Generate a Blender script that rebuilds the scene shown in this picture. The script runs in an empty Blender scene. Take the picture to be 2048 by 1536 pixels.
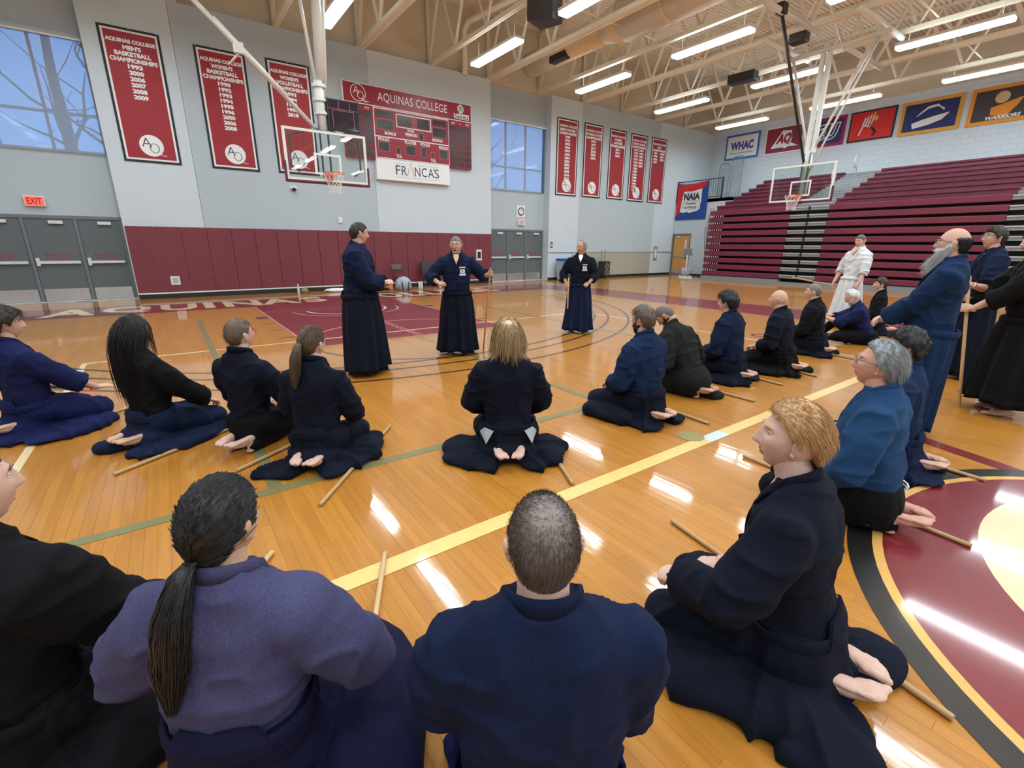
import bpy, bmesh, math, random
import numpy as np
from mathutils import Vector, Matrix

# ------------------------------------------------------------------ scene, camera, world, exposure
sc = bpy.context.scene
COL = sc.collection
PI = math.pi
random.seed(7)
RNG = np.random.default_rng(7)
CAM = Vector((-3.3965, -13.2371, 1.5111))
cam_data = bpy.data.cameras.new('camera')
cam_data.sensor_fit = 'HORIZONTAL'
cam_data.sensor_width = 36.0
cam_data.lens = 927.24 / 2048 * 36.0
cam_data.clip_start = 0.05
cam_data.clip_end = 300
camera = bpy.data.objects.new('camera', cam_data)
COL.objects.link(camera)
CAM_ROT = (Matrix.Rotation(-0.626, 3, 'Z') @ Matrix.Rotation(1.2804, 3, 'X') @ Matrix.Rotation(0.0064, 3, 'Z'))
camera.matrix_world = Matrix.Translation(CAM) @ CAM_ROT.to_4x4()
sc.camera = camera

world = bpy.data.worlds.new('world')
sc.world = world
world.use_nodes = True
wn = world.node_tree
wn.nodes['Background'].inputs[0].default_value = (0.17, 0.42, 0.92, 1)
wn.nodes['Background'].inputs[1].default_value = 1.5

sc.view_settings.view_transform = 'Standard'
sc.view_settings.look = 'None'
sc.view_settings.gamma = 1.0
sc.view_settings.use_curve_mapping = False
sc.view_settings.exposure = 0.18
LAMP_W = 78.0          # power of one ceiling fixture
LAMP_COL = (0.78, 0.91, 1.0)

# ------------------------------------------------------------------ materials
MATS = {}
def new_mat(name):
    m = bpy.data.materials.new(name)
    m.use_nodes = True
    return m, m.node_tree, m.node_tree.nodes['Principled BSDF']
def ramp_mix(nt, fac, c1, c2, mode='MIX'):
    n = nt.nodes.new('ShaderNodeMix'); n.data_type = 'RGBA'; n.blend_type = mode
    n.inputs[6].default_value = (*c1, 1); n.inputs[7].default_value = (*c2, 1)
    if fac is not None: nt.links.new(fac, n.inputs[0])
    return n.outputs[2]
def mat(name, col, rough=0.5, metal=0.0, coat=0.0, vary=0.08, vscale=6.0, bump=0.0, bscale=60.0, spec=0.5, emit=None, coord='Object', stretch=(1, 1, 1), coat_rough=0.05, sheen=0.0):
    if name in MATS: return MATS[name]
    m, nt, b = new_mat(name)
    tc = nt.nodes.new('ShaderNodeTexCoord')
    mp = nt.nodes.new('ShaderNodeMapping'); mp.inputs['Scale'].default_value = stretch
    nt.links.new(tc.outputs[coord], mp.inputs[0])
    if vary:
        nz = nt.nodes.new('ShaderNodeTexNoise'); nz.inputs['Scale'].default_value = vscale; nz.inputs['Detail'].default_value = 4
        nt.links.new(mp.outputs[0], nz.inputs['Vector'])
        c = ramp_mix(nt, nz.outputs['Fac'], tuple(max(0, x * (1 - vary)) for x in col), tuple(min(1, x * (1 + vary)) for x in col))
        nt.links.new(c, b.inputs['Base Color'])
    else:
        b.inputs['Base Color'].default_value = (*col, 1)
    if bump:
        n2 = nt.nodes.new('ShaderNodeTexNoise'); n2.inputs['Scale'].default_value = bscale; n2.inputs['Detail'].default_value = 3
        nt.links.new(mp.outputs[0], n2.inputs['Vector'])
        bp = nt.nodes.new('ShaderNodeBump'); bp.inputs['Strength'].default_value = bump; bp.inputs['Distance'].default_value = 0.01
        nt.links.new(n2.outputs['Fac'], bp.inputs['Height']); nt.links.new(bp.outputs[0], b.inputs['Normal'])
    b.inputs['Roughness'].default_value = rough
    b.inputs['Metallic'].default_value = metal
    b.inputs['Specular IOR Level'].default_value = spec
    b.inputs['Coat Weight'].default_value = coat
    b.inputs['Coat Roughness'].default_value = coat_rough
    if sheen:
        b.inputs['Sheen Weight'].default_value = sheen; b.inputs['Sheen Roughness'].default_value = 0.5
    if emit:
        b.inputs['Emission Color'].default_value = (*emit[0], 1); b.inputs['Emission Strength'].default_value = emit[1]
    MATS[name] = m
    return m

def floor_mat(name, src, c1, c2):
    """varnished maple strips: tone per board, grain along the court, thin glossy varnish"""
    m, nt, b = new_mat(name)
    if src == 'object':
        o = nt.nodes.new('ShaderNodeObjectInfo'); fac = o.outputs['Random']
    else:
        o = nt.nodes.new('ShaderNodeAttribute'); o.attribute_name = 'tone'; fac = o.outputs['Fac']
    g = nt.nodes.new('ShaderNodeNewGeometry')
    mp = nt.nodes.new('ShaderNodeMapping'); mp.inputs['Scale'].default_value = (38, 2.2, 1)
    nt.links.new(g.outputs['Position'], mp.inputs[0])
    nz = nt.nodes.new('ShaderNodeTexNoise'); nz.inputs['Scale'].default_value = 1.0; nz.inputs['Detail'].default_value = 5
    nt.links.new(mp.outputs[0], nz.inputs['Vector'])
    base = ramp_mix(nt, fac, c1, c2)
    mx = nt.nodes.new('ShaderNodeMix'); mx.data_type = 'RGBA'; mx.blend_type = 'MULTIPLY'; mx.inputs[0].default_value = 0.55
    rp = nt.nodes.new('ShaderNodeValToRGB'); rp.color_ramp.elements[0].position = 0.3; rp.color_ramp.elements[0].color = (0.72, 0.66, 0.58, 1)
    rp.color_ramp.elements[1].position = 0.62; rp.color_ramp.elements[1].color = (1, 1, 1, 1)
    nt.links.new(nz.outputs['Fac'], rp.inputs[0])
    nt.links.new(base, mx.inputs[6]); nt.links.new(rp.outputs[0], mx.inputs[7])
    nt.links.new(mx.outputs[2], b.inputs['Base Color'])
    b.inputs['Roughness'].default_value = 0.42
    b.inputs['Specular IOR Level'].default_value = 0.3
    b.inputs['Coat Weight'].default_value = 0.8; b.inputs['Coat Roughness'].default_value = 0.07; b.inputs['Coat IOR'].default_value = 1.45
    # long wave in the varnish
    n2 = nt.nodes.new('ShaderNodeTexNoise'); n2.inputs['Scale'].default_value = 1.0; n2.inputs['Detail'].default_value = 2
    mp2 = nt.nodes.new('ShaderNodeMapping'); mp2.inputs['Scale'].default_value = (18, 3, 1)
    nt.links.new(g.outputs['Position'], mp2.inputs[0]); nt.links.new(mp2.outputs[0], n2.inputs['Vector'])
    bp = nt.nodes.new('ShaderNodeBump'); bp.inputs['Strength'].default_value = 0.035; bp.inputs['Distance'].default_value = 0.01
    nt.links.new(n2.outputs['Fac'], bp.inputs['Height']); nt.links.new(bp.outputs[0], b.inputs['Coat Normal'])
    MATS[name] = m
    return m
W1, W2 = (0.455, 0.182, 0.022), (0.520, 0.216, 0.028)
floor_mat('plank_wood', 'object', W1, W2)
floor_mat('plank_field_wood', 'attr', W1, W2)
def paint(name, col):
    return mat(name, col, rough=0.4, coat=0.8, vary=0.10, vscale=2.5, coat_rough=0.07, stretch=(9, 1.2, 1), spec=0.3)
paint('floor_maroon', (0.19, 0.012, 0.020)); paint('floor_cream', (0.80, 0.62, 0.36)); paint('floor_yellow', (0.80, 0.55, 0.19)); paint('floor_orange', (0.74, 0.40, 0.10))
paint('floor_black', (0.012, 0.011, 0.010)); paint('floor_green', (0.20, 0.19, 0.08)); paint('floor_white', (0.78, 0.70, 0.60)); paint('floor_tan', (0.30, 0.24, 0.08))
paint('floor_dark_line', (0.07, 0.025, 0.012)); paint('floor_pink', (0.62, 0.28, 0.22)); paint('floor_blue_white', (0.62, 0.72, 0.74))
mat('subfloor', (0.30, 0.12, 0.02), 0.7)
mat('wall_grey', (0.455, 0.52, 0.565), 0.75, vary=0.03, vscale=1.5, bump=0.05, bscale=40)
mat('wall_white', (0.585, 0.65, 0.70), 0.75, vary=0.03, vscale=1.5, bump=0.05, bscale=40)
mat('wall_tan', (0.66, 0.58, 0.44), 0.8, vary=0.05)
mat('dado_tan', (0.40, 0.38, 0.31), 0.6, vary=0.04)
mat('ceiling_tan', (0.80, 0.71, 0.56), 0.75, vary=0.05)
mat('steel_tan', (0.83, 0.75, 0.60), 0.5, vary=0.05)
mat('duct_tan', (0.80, 0.66, 0.45), 0.5, vary=0.05)
mat('black_base', (0.012, 0.012, 0.012), 0.5)
mat('white_trim', (0.72, 0.72, 0.72), 0.5)
mat('mat_maroon', (0.180, 0.029, 0.042), 0.55, vary=0.08, bump=0.08, bscale=25)
mat('door_grey', (0.115, 0.135, 0.145), 0.55, vary=0.08, vscale=40)
mat('door_frame_grey', (0.15, 0.18, 0.19), 0.5)
mat('steel', (0.60, 0.61, 0.62), 0.35, metal=0.9, vary=0.15, vscale=3)
mat('alu', (0.72, 0.73, 0.74), 0.4, metal=0.3)
mat('white_steel', (0.78, 0.78, 0.74), 0.4, vary=0.05)
mat('white', (0.82, 0.82, 0.82), 0.6, vary=0.03)
mat('banner_red', (0.33, 0.020, 0.030), 0.65, vary=0.12, vscale=1.5, bump=0.05, bscale=4)
mat('banner_black', (0.018, 0.020, 0.024), 0.7)
mat('score_red', (0.29, 0.012, 0.030), 0.4)
mat('score_dark', (0.035, 0.028, 0.034), 0.25)
mat('score_line', (0.42, 0.20, 0.20), 0.5)
mat('black_plastic', (0.02, 0.02, 0.022), 0.4, vary=0.1)
mat('dark_glass', (0.01, 0.011, 0.03), 0.06, coat=1.0, vary=0)
mat('gold', (0.60, 0.40, 0.14), 0.5)
mat('navy_text', (0.02, 0.03, 0.06), 0.5)
mat('exit_red', (0.9, 0.08, 0.05), 0.5, vary=0, emit=((1.0, 0.10, 0.06), 0.9))
mat('exit_letter', (0.35, 0.01, 0.01), 0.5, vary=0)
mat('exit_face', (0.75, 0.72, 0.72), 0.5, vary=0)
mat('exit_dull', (0.75, 0.16, 0.20), 0.5, vary=0)
mat('red_text', (0.38, 0.02, 0.05), 0.6)
mat('bleach_maroon', (0.165, 0.020, 0.046), 0.38, vary=0.10, vscale=5, bump=0.03)
mat('bleach_grey', (0.23, 0.24, 0.25), 0.5, vary=0.08)
mat('bleach_dark', (0.012, 0.012, 0.013), 0.7)
mat('bleach_light', (0.46, 0.47, 0.48), 0.45)
mat('orange_rim', (0.70, 0.13, 0.03), 0.4)
mat('net_white', (0.80, 0.76, 0.70), 0.8)
mat('pad_maroon', (0.11, 0.008, 0.022), 0.5)
mat('wood_door', (0.62, 0.31, 0.09), 0.45, vary=0.12, vscale=3, stretch=(12, 12, 1))
mat('oak', (0.47, 0.28, 0.13), 0.45, vary=0.18, vscale=5, bump=0.03)
mat('oak_pale', (0.62, 0.42, 0.22), 0.45, vary=0.15, vscale=5)
mat('blue_cloth', (0.012, 0.06, 0.30), 0.7, bump=0.1, bscale=5)
mat('red_cloth', (0.62, 0.02, 0.02), 0.65, bump=0.1, bscale=5)
mat('orange_cloth', (0.80, 0.30, 0.02), 0.65)
mat('yellow_cloth', (0.70, 0.36, 0.05), 0.65)
mat('navy_cloth', (0.012, 0.025, 0.14), 0.65)
mat('charcoal_cloth', (0.05, 0.05, 0.055), 0.7)
mat('maroon_cloth', (0.26, 0.015, 0.04), 0.65)
mat('magenta_cloth', (0.30, 0.01, 0.09), 0.65)
mat('royal', (0.03, 0.16, 0.50), 0.6)
mat('purple_text', (0.08, 0.05, 0.30), 0.6)
mat('grey_plastic', (0.40, 0.44, 0.50), 0.5)
mat('blue_plastic', (0.01, 0.10, 0.35), 0.45)
mat('chair_grey', (0.13, 0.13, 0.13), 0.5)
mat('bottle', (0.62, 0.70, 0.70), 0.25)
mat('pale_cloth', (0.36, 0.42, 0.47), 0.85, bump=0.2, bscale=20)
mat('bark', (0.06, 0.065, 0.09), 0.9)
mat('red_leather', (0.5, 0.03, 0.03), 0.4)
def block_mat():
    m, nt, b = new_mat('block_white')
    tc = nt.nodes.new('ShaderNodeTexCoord'); mp = nt.nodes.new('ShaderNodeMapping'); mp.inputs['Rotation'].default_value = (PI / 2, 0, PI / 2)
    g = nt.nodes.new('ShaderNodeNewGeometry'); sep = nt.nodes.new('ShaderNodeSeparateXYZ'); cmb = nt.nodes.new('ShaderNodeCombineXYZ')
    nt.links.new(g.outputs['Position'], sep.inputs[0]); nt.links.new(sep.outputs['Y'], cmb.inputs['X']); nt.links.new(sep.outputs['Z'], cmb.inputs['Y'])
    br = nt.nodes.new('ShaderNodeTexBrick'); br.inputs['Scale'].default_value = 1.0
    br.inputs['Brick Width'].default_value = 0.4; br.inputs['Row Height'].default_value = 0.2; br.inputs['Mortar Size'].default_value = 0.010
    br.inputs['Color1'].default_value = (0.58, 0.645, 0.70, 1); br.inputs['Color2'].default_value = (0.56, 0.625, 0.68, 1); br.inputs['Mortar'].default_value = (0.47, 0.54, 0.59, 1)
    nt.links.new(cmb.outputs[0], br.inputs['Vector']); nt.links.new(br.outputs['Color'], b.inputs['Base Color'])
    b.inputs['Roughness'].default_value = 0.6
    MATS['block_white'] = m
block_mat()
def clear_mat(name, tint, ior=1.5, gloss_rough=0.0, extra=0.0):
    m = bpy.data.materials.new(name); m.use_nodes = True; nt = m.node_tree; nt.nodes.clear()
    out = nt.nodes.new('ShaderNodeOutputMaterial'); mx = nt.nodes.new('ShaderNodeMixShader')
    tr = nt.nodes.new('ShaderNodeBsdfTransparent'); tr.inputs[0].default_value = (*tint, 1)
    gl = nt.nodes.new('ShaderNodeBsdfGlossy'); gl.inputs['Roughness'].default_value = gloss_rough
    fr = nt.nodes.new('ShaderNodeFresnel'); fr.inputs[0].default_value = ior
    nt.links.new(fr.outputs[0], mx.inputs[0]); nt.links.new(tr.outputs[0], mx.inputs[1]); nt.links.new(gl.outputs[0], mx.inputs[2])
    nt.links.new(mx.outputs[0], out.inputs[0]); MATS[name] = m
clear_mat('glass', (0.93, 0.97, 0.95)); clear_mat('window_glass', (0.95, 0.97, 1.0)); clear_mat('lens', (0.97, 0.97, 0.97), 1.08)
def shade_mat():
    m = bpy.data.materials.new('roller_shade'); m.use_nodes = True; nt = m.node_tree; nt.nodes.clear()
    out = nt.nodes.new('ShaderNodeOutputMaterial'); mx = nt.nodes.new('ShaderNodeMixShader'); mx.inputs[0].default_value = 0.42
    tr = nt.nodes.new('ShaderNodeBsdfTransparent'); df = nt.nodes.new('ShaderNodeBsdfDiffuse'); df.inputs[0].default_value = (0.50, 0.58, 0.70, 1)
    nt.links.new(tr.outputs[0], mx.inputs[1]); nt.links.new(df.outputs[0], mx.inputs[2]); nt.links.new(mx.outputs[0], out.inputs[0])
    MATS['roller_shade'] = m
shade_mat()
m_, nt_, b_ = new_mat('lamp_diffuser')
b_.inputs['Base Color'].default_value = (0.9, 0.95, 0.95, 1); b_.inputs['Emission Color'].default_value = (0.90, 1.0, 0.98, 1); b_.inputs['Emission Strength'].default_value = 9.0
MATS['lamp_diffuser'] = m_

# ------------------------------------------------------------------ helpers
def link(o, parent=None):
    COL.objects.link(o)
    if parent is not None: o.parent = parent
    return o
def tag(o, label=None, cat=None, group=None, kind=None):
    if label: o['label'] = label
    if cat: o['category'] = cat
    if group: o['group'] = group
    if kind: o['kind'] = kind
    return o
def empty(name, loc=(0, 0, 0), rz=0.0, label=None, cat=None, group=None, kind=None, parent=None):
    o = bpy.data.objects.new(name, None); o.empty_display_size = 0.1
    link(o, parent); o.location = loc; o.rotation_euler = (0, 0, rz)
    return tag(o, label, cat, group, kind)
def M(name): return MATS[name] if isinstance(name, str) else name
def mesh_data(name, v, f, mats, smooth=False, midx=None):
    me = bpy.data.meshes.new(name)
    if isinstance(v, np.ndarray): v = v.tolist()
    me.from_pydata(v, [], f)
    if not isinstance(mats, (list, tuple)): mats = [mats]
    for m in mats: me.materials.append(M(m))
    if midx is not None: me.polygons.foreach_set('material_index', np.asarray(midx, dtype=np.int32))
    if smooth: me.polygons.foreach_set('use_smooth', np.ones(len(me.polygons), dtype=bool))
    me.update()
    return me
def obj(name, v, f, mats, parent=None, smooth=False, midx=None, label=None, cat=None, group=None, kind=None):
    o = bpy.data.objects.new(name, mesh_data(name, v, f, mats, smooth, midx))
    link(o, parent)
    return tag(o, label, cat, group, kind)
class MB:
    """collects shapes of one mesh; each shape can take its own material slot"""
    def __init__(s): s.v = []; s.f = []; s.m = []; s.k = 0
    def add(s, v, f):
        n = len(s.v); s.v.extend([tuple(map(float, p)) for p in v]); s.f.extend([tuple(i + n for i in q) for q in f]); s.m.extend([s.k] * len(f)); return s
    def mat(s, k): s.k = k; return s
    def box(s, x0, x1, y0, y1, z0, z1):
        v = [(x, y, z) for z in (z0, z1) for y in (y0, y1) for x in (x0, x1)]
        return s.add(v, [(0, 2, 3, 1), (4, 5, 7, 6), (0, 1, 5, 4), (2, 6, 7, 3), (0, 4, 6, 2), (1, 3, 7, 5)])
    def bbox(s, x0, x1, y0, y1, z0, z1, b):
        """box with chamfered edges"""
        bm = bmesh.new(); bmesh.ops.create_cube(bm, size=1.0)
        for q in bm.verts: q.co = Vector(((x0 + x1) / 2 + q.co.x * (x1 - x0), (y0 + y1) / 2 + q.co.y * (y1 - y0), (z0 + z1) / 2 + q.co.z * (z1 - z0)))
        bmesh.ops.bevel(bm, geom=bm.edges[:], offset=b, segments=2, affect='EDGES', profile=0.6)
        bm.verts.index_update(); s.add([q.co[:] for q in bm.verts], [[q.index for q in p.verts] for p in bm.faces]); bm.free(); return s
    def tube(s, pts, r, n=8, caps=True, squash=None):
        pts = [np.array(p, float) for p in pts]
        if not hasattr(r, '__len__'): r = [r] * len(pts)
        d0 = pts[1] - pts[0]; d0 = d0 / (np.linalg.norm(d0) + 1e-9)
        up = np.array([0, 0, 1.0]) if abs(d0[2]) < 0.9 else np.array([1.0, 0, 0])
        a = np.cross(d0, up); a /= np.linalg.norm(a)
        V = []
        for i, p in enumerate(pts):
            d = pts[min(i + 1, len(pts) - 1)] - pts[max(i - 1, 0)]; d = d / (np.linalg.norm(d) + 1e-9)
            a = a - d * (a @ d); a /= (np.linalg.norm(a) + 1e-9); b = np.cross(d, a)
            for k in range(n):
                t = 2 * PI * k / n
                V.append(p + r[i] * (a * math.cos(t) * (squash or 1) + b * math.sin(t)))
        F = [(i * n + k, i * n + (k + 1) % n, (i + 1) * n + (k + 1) % n, (i + 1) * n + k) for i in range(len(pts) - 1) for k in range(n)]
        if caps: F += [tuple(range(n))[::-1], tuple((len(pts) - 1) * n + k for k in range(n))]
        return s.add(V, F)
    def lathe(s, prof, c=(0, 0, 0), n=16):
        V = [(c[0] + r * math.cos(2 * PI * k / n), c[1] + r * math.sin(2 * PI * k / n), c[2] + z) for r, z in prof for k in range(n)]
        F = [(i * n + k, i * n + (k + 1) % n, (i + 1) * n + (k + 1) % n, (i + 1) * n + k) for i in range(len(prof) - 1) for k in range(n)]
        F += [tuple(range(n))[::-1], tuple((len(prof) - 1) * n + k for k in range(n))]
        return s.add(V, F)
    def ell(s, c, r, n=16, m=10, R=None):
        V = []
        for i in range(m + 1):
            p = -PI / 2 + PI * i / m
            for k in range(n):
                t = 2 * PI * k / n
                q = np.array([r[0] * math.cos(p) * math.cos(t), r[1] * math.cos(p) * math.sin(t), r[2] * math.sin(p)])
                if R is not None: q = R @ q
                V.append(q + np.array(c))
        F = [(i * n + k, i * n + (k + 1) % n, (i + 1) * n + (k + 1) % n, (i + 1) * n + k) for i in range(m) for k in range(n)]
        return s.add(V, F)
    def build(s, name, mats, parent=None, smooth=False, **kw):
        return obj(name, s.v, s.f, mats, parent, smooth, s.m if isinstance(mats, (list, tuple)) else None, **kw)
PAINT_N = [0]
def flat_poly(name, pts, z, m, parent):            # flat painted shape on the floor
    PAINT_N[0] += 1; z += PAINT_N[0] * 0.000008
    return obj(name, [(p[0], p[1], z) for p in pts], [tuple(range(len(pts)))], m, parent)
def arc_strip(name, c, r0, r1, a0, a1, z, m, parent, n=64):
    v = []; f = []; PAINT_N[0] += 1; z += PAINT_N[0] * 0.000008
    for i in range(n + 1):
        a = a0 + (a1 - a0) * i / n
        v += [(c[0] + r0 * math.cos(a), c[1] + r0 * math.sin(a), z), (c[0] + r1 * math.cos(a), c[1] + r1 * math.sin(a), z)]
    for i in range(n): f.append((2 * i, 2 * i + 1, 2 * i + 3, 2 * i + 2))
    return obj(name, v, f, m, parent)
_tc = {}
def text_verts(body, bold=0.0, spacing=1.0):
    key = (body, bold, spacing)
    if key in _tc: return _tc[key]
    cu = bpy.data.curves.new('txt', 'FONT'); cu.body = body; cu.align_x = 'CENTER'; cu.offset = bold; cu.space_character = spacing; cu.resolution_u = 3
    o = bpy.data.objects.new('txt', cu); COL.objects.link(o)
    dg = bpy.context.evaluated_depsgraph_get()
    me = bpy.data.meshes.new_from_object(o.evaluated_get(dg))
    v = np.array([q.co[:] for q in me.vertices]) if len(me.vertices) else np.zeros((0, 3))
    f = [tuple(p.vertices) for p in me.polygons]
    bpy.data.objects.remove(o); bpy.data.curves.remove(cu); bpy.data.meshes.remove(me)
    _tc[key] = (v, f)
    return v, f
def add_text(mb, body, c, right, up, h=None, w=None, bold=0.02, spacing=1.0, shear=0.0):
    v, f = text_verts(body, bold, spacing)
    if not len(v): return
    lo, hi = v.min(0), v.max(0); sz = hi - lo
    sy = (h / sz[1]) if h else None; sx = (w / sz[0]) if w else None
    sx = sx or sy; sy = sy or sx
    q = (v - (lo + hi) / 2)
    x = q[:, 0] * sx + q[:, 1] * sy * shear; y = q[:, 1] * sy
    P = np.array(c)[None] + x[:, None] * np.array(right, float)[None] + y[:, None] * np.array(up, float)[None]
    mb.add(P, f)
def text_obj(name, body, c, right, up, m, parent, **kw):
    mb = MB(); add_text(mb, body, c, right, up, **kw); return mb.build(name, m, parent)
MATS['lamp_diffuser'].cycles.emission_sampling = 'NONE'
sc.cycles.max_bounces = 6; sc.cycles.diffuse_bounces = 3; sc.cycles.glossy_bounces = 3; sc.cycles.transparent_max_bounces = 12; sc.cycles.transmission_bounces = 4

# ------------------------------------------------------------------ floor
X0, X1, Y0, Y1 = -13.0, 22.5, -32.0, 3.45
floor = MB().box(X0 - .3, X1 + .3, Y0 - .3, Y1 + .8, -0.20, -0.006).build('floor', 'subfloor', kind='structure')
PW = 0.0572
def in_view(x, y, mx=1100, my=900):
    q = CAM_ROT.transposed() @ (Vector((x, y, 0)) - CAM)
    if q.z > -0.2: return False
    return abs(927 * q.x / -q.z) < mx and abs(927 * q.y / -q.z) < my
rows = int((X1 - X0) / PW)
PL = []
for i in range(rows):
    xa = X0 + i * PW; y = Y0 - random.random()
    while y < Y1:
        L = random.choice((0.6, 0.7, 0.8, 0.9, 1.0, 1.1, 1.2, 1.3, 1.4))
        PL.append((xa, y, L)); y += L
near = sorted(((math.hypot(x + PW / 2 - CAM.x, min(max(CAM.y, y), y + L) - CAM.y), k) for k, (x, y, L) in enumerate(PL)
               if abs(x - CAM.x) < 5 and abs(y - CAM.y) < 5 and any(in_view(x + PW / 2, y + L * t) for t in (0, .25, .5, .75, 1))))[:300]
nearset = {k for _, k in near}
G = 0.00025
pm = {}
for _, k in near:
    x, y, L = PL[k]
    if L not in pm:
        mb = MB(); c = 0.0004
        w = PW - 2 * G
        v = [(G, G, -0.005), (G + w, G, -0.005), (G + w, L - G, -0.005), (G, L - G, -0.005),
             (G, G, -c), (G + w, G, -c), (G + w, L - G, -c), (G, L - G, -c),
             (G + c, G + c, 0), (G + w - c, G + c, 0), (G + w - c, L - G - c, 0), (G + c, L - G - c, 0)]
        f = [(8, 9, 10, 11)]
        for b in (0, 4): f += [(b + j, b + (j + 1) % 4, b + 4 + (j + 1) % 4, b + 4 + j) for j in range(4)]
        pm[L] = mesh_data('plank', v, f, 'plank_wood')
    o = bpy.data.objects.new('plank', pm[L]); link(o, floor); o.location = (x, y, 0)
far = np.array([p for k, p in enumerate(PL) if k not in nearset])
n = len(far)
xa, ya = far[:, 0] + G, far[:, 1] + G
xb, yb = far[:, 0] + PW - G, np.minimum(far[:, 1] + far[:, 2] - G, Y1 + .4)
V = np.zeros((n, 4, 3)); V[:, 0, 0] = xa; V[:, 1, 0] = xb; V[:, 2, 0] = xb; V[:, 3, 0] = xa
V[:, 0, 1] = ya; V[:, 1, 1] = ya; V[:, 2, 1] = yb; V[:, 3, 1] = yb
field = obj('plank_field', V.reshape(-1, 3), (np.arange(n * 4).reshape(n, 4)).tolist(), 'plank_field_wood', floor, kind='stuff')
at = field.data.attributes.new('tone', 'FLOAT', 'FACE'); at.data.foreach_set('value', RNG.random(n).astype(np.float32))

# court paint (flat, a fraction of a millimetre thick)
Z = [0.0006 + 0.0005 * i for i in range(8)]
def rect(name, x0, x1, y0, y1, z, m): return flat_poly(name, [(x0, y0), (x1, y0), (x1, y1), (x0, y1)], z, m, floor)
rect('painted_baseline_band', -8.9, 8.9, 0.0, 1.95, Z[0], 'floor_maroon')
for s in (-1, 1): rect('painted_sideline_band', min(s * 7.62, s * 9.45), max(s * 7.62, s * 9.45), -28.65, 0.0, Z[0], 'floor_maroon')
rect('painted_key', -1.83, 1.83, -5.80, 0.0, Z[0], 'floor_maroon')
for s in (-1, 1): rect('key_edge_line', s * 1.80 - .022, s * 1.80 + .022, -5.80, 0.0, Z[1], 'floor_pink')
rect('key_centre_line', -0.05, -0.025, -5.8, -3.92, Z[1], 'floor_pink'); rect('key_centre_line', 0.025, 0.05, -5.8, -3.92, Z[1], 'floor_pink')
rect('court_line', -4.5, 4.5, -5.27, -5.21, Z[2], 'floor_cream')
for s in (-1, 1): rect('court_line', s * 4.48 - .028, s * 4.48 + .028, -23.4, -5.21, Z[2], 'floor_cream')
rect('attack_line', -9.0, 9.0, -11.385, -11.275, Z[3], 'floor_yellow')
for xx in (-4.3, -3.6): pass
for yy in (-5.62, -6.25): rect('tape_mark', -4.53, -4.44, yy - .24, yy, Z[4], 'floor_blue_white')
rect('tape_mark', -0.06, 0.20, -11.385, -11.275, Z[4], 'floor_blue_white')
for r, nm in ((6.75, 'three_point_line'), (6.32, 'three_point_line'), (6.02, 'three_point_line')):
    arc_strip(nm, (0, -1.6), r - .05, r, -PI + 0.02, -0.02, Z[2], 'floor_dark_line', floor, 120)
arc_strip('restricted_arc', (0, -1.6), .89, .95, -PI, 0, Z[2], 'floor_white', floor, 48)
arc_strip('restricted_arc', (0, -1.6), 1.20, 1.25, -PI, 0, Z[2], 'floor_pink', floor, 48)
rect('restricted_line', -1.83, 1.83, -1.25, -1.22, Z[1], 'floor_pink')
arc_strip('free_throw_arc', (0, -5.79), 1.78, 1.83, 0.0, PI, Z[2], 'floor_pink', floor, 48)
arc_strip('free_throw_arc', (0, -5.79), 1.78, 1.83, -PI, 0, Z[2], 'floor_dark_line', floor, 48)
for s in (-1, 1):
    for k, (yy, hh) in enumerate(((-2.15, .30), (-3.05, .05), (-3.9, .05), (-4.75, .05))):
        rect('lane_mark', min(s * 1.85, s * 2.06), max(s * 1.85, s * 2.06), yy - hh / 2, yy + hh / 2, Z[1], 'floor_dark_line')
rect('court_line', -5.2, 3.05, -10.245, -10.165, Z[2], 'floor_green')
rect('court_line', -3.10, -3.02, -10.164, -1.75, Z[2], 'floor_green'); rect('court_line', 3.02, 3.10, -10.2, -1.75, Z[2], 'floor_green')
rect('court_line', -0.11, -0.04, -10.164, -5.8, Z[2], 'floor_green')
def disc(name, c, r, z, m, n=64): return flat_poly(name, [(c[0] + r * math.cos(2 * PI * k / n), c[1] + r * math.sin(2 * PI * k / n)) for k in range(n)], z, m, floor)
disc('floor_socket_cover', (-0.10, -11.22), 0.105, Z[4], 'floor_tan'); disc('floor_socket_cover', (4.45, -5.52), 0.16, Z[4], 'floor_green')
arc_strip('floor_socket_cover', (4.98, -9.2), .10, .15, 0, 2 * PI, Z[3], 'floor_dark_line', floor, 32)
# centre circle emblem
CC = (0, -14.33)
disc('centre_circle', CC, 1.90, Z[3], 'floor_black', 96); disc('centre_circle_ring', CC, 1.79, Z[4], 'floor_orange', 96); disc('centre_circle_field', CC, 1.745, Z[5], 'floor_maroon', 96)
disc('centre_emblem', (0.22, -14.38), 1.45, Z[6], 'floor_cream', 96)
flat_poly('diagonal_line', [(1.52, -12.25), (1.30, -12.95), (1.16, -12.95), (1.37, -12.25)], Z[2], 'floor_maroon', floor)
flat_poly('diagonal_line', [(1.30, -12.95), (0.95, -13.6), (0.80, -13.6), (1.16, -12.95)], Z[2], 'floor_maroon', floor)
mb = MB(); add_text(mb, 'A', (CC[0], CC[1], 0), (1, 0, 0), (0, 1, 0), h=1.0, bold=0.02)
for q in range(len(mb.v)): mb.v[q] = (mb.v[q][0] - .2, mb.v[q][1] - .1, Z[7])
mb.build('emblem_letter', 'floor_black', floor)
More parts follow.
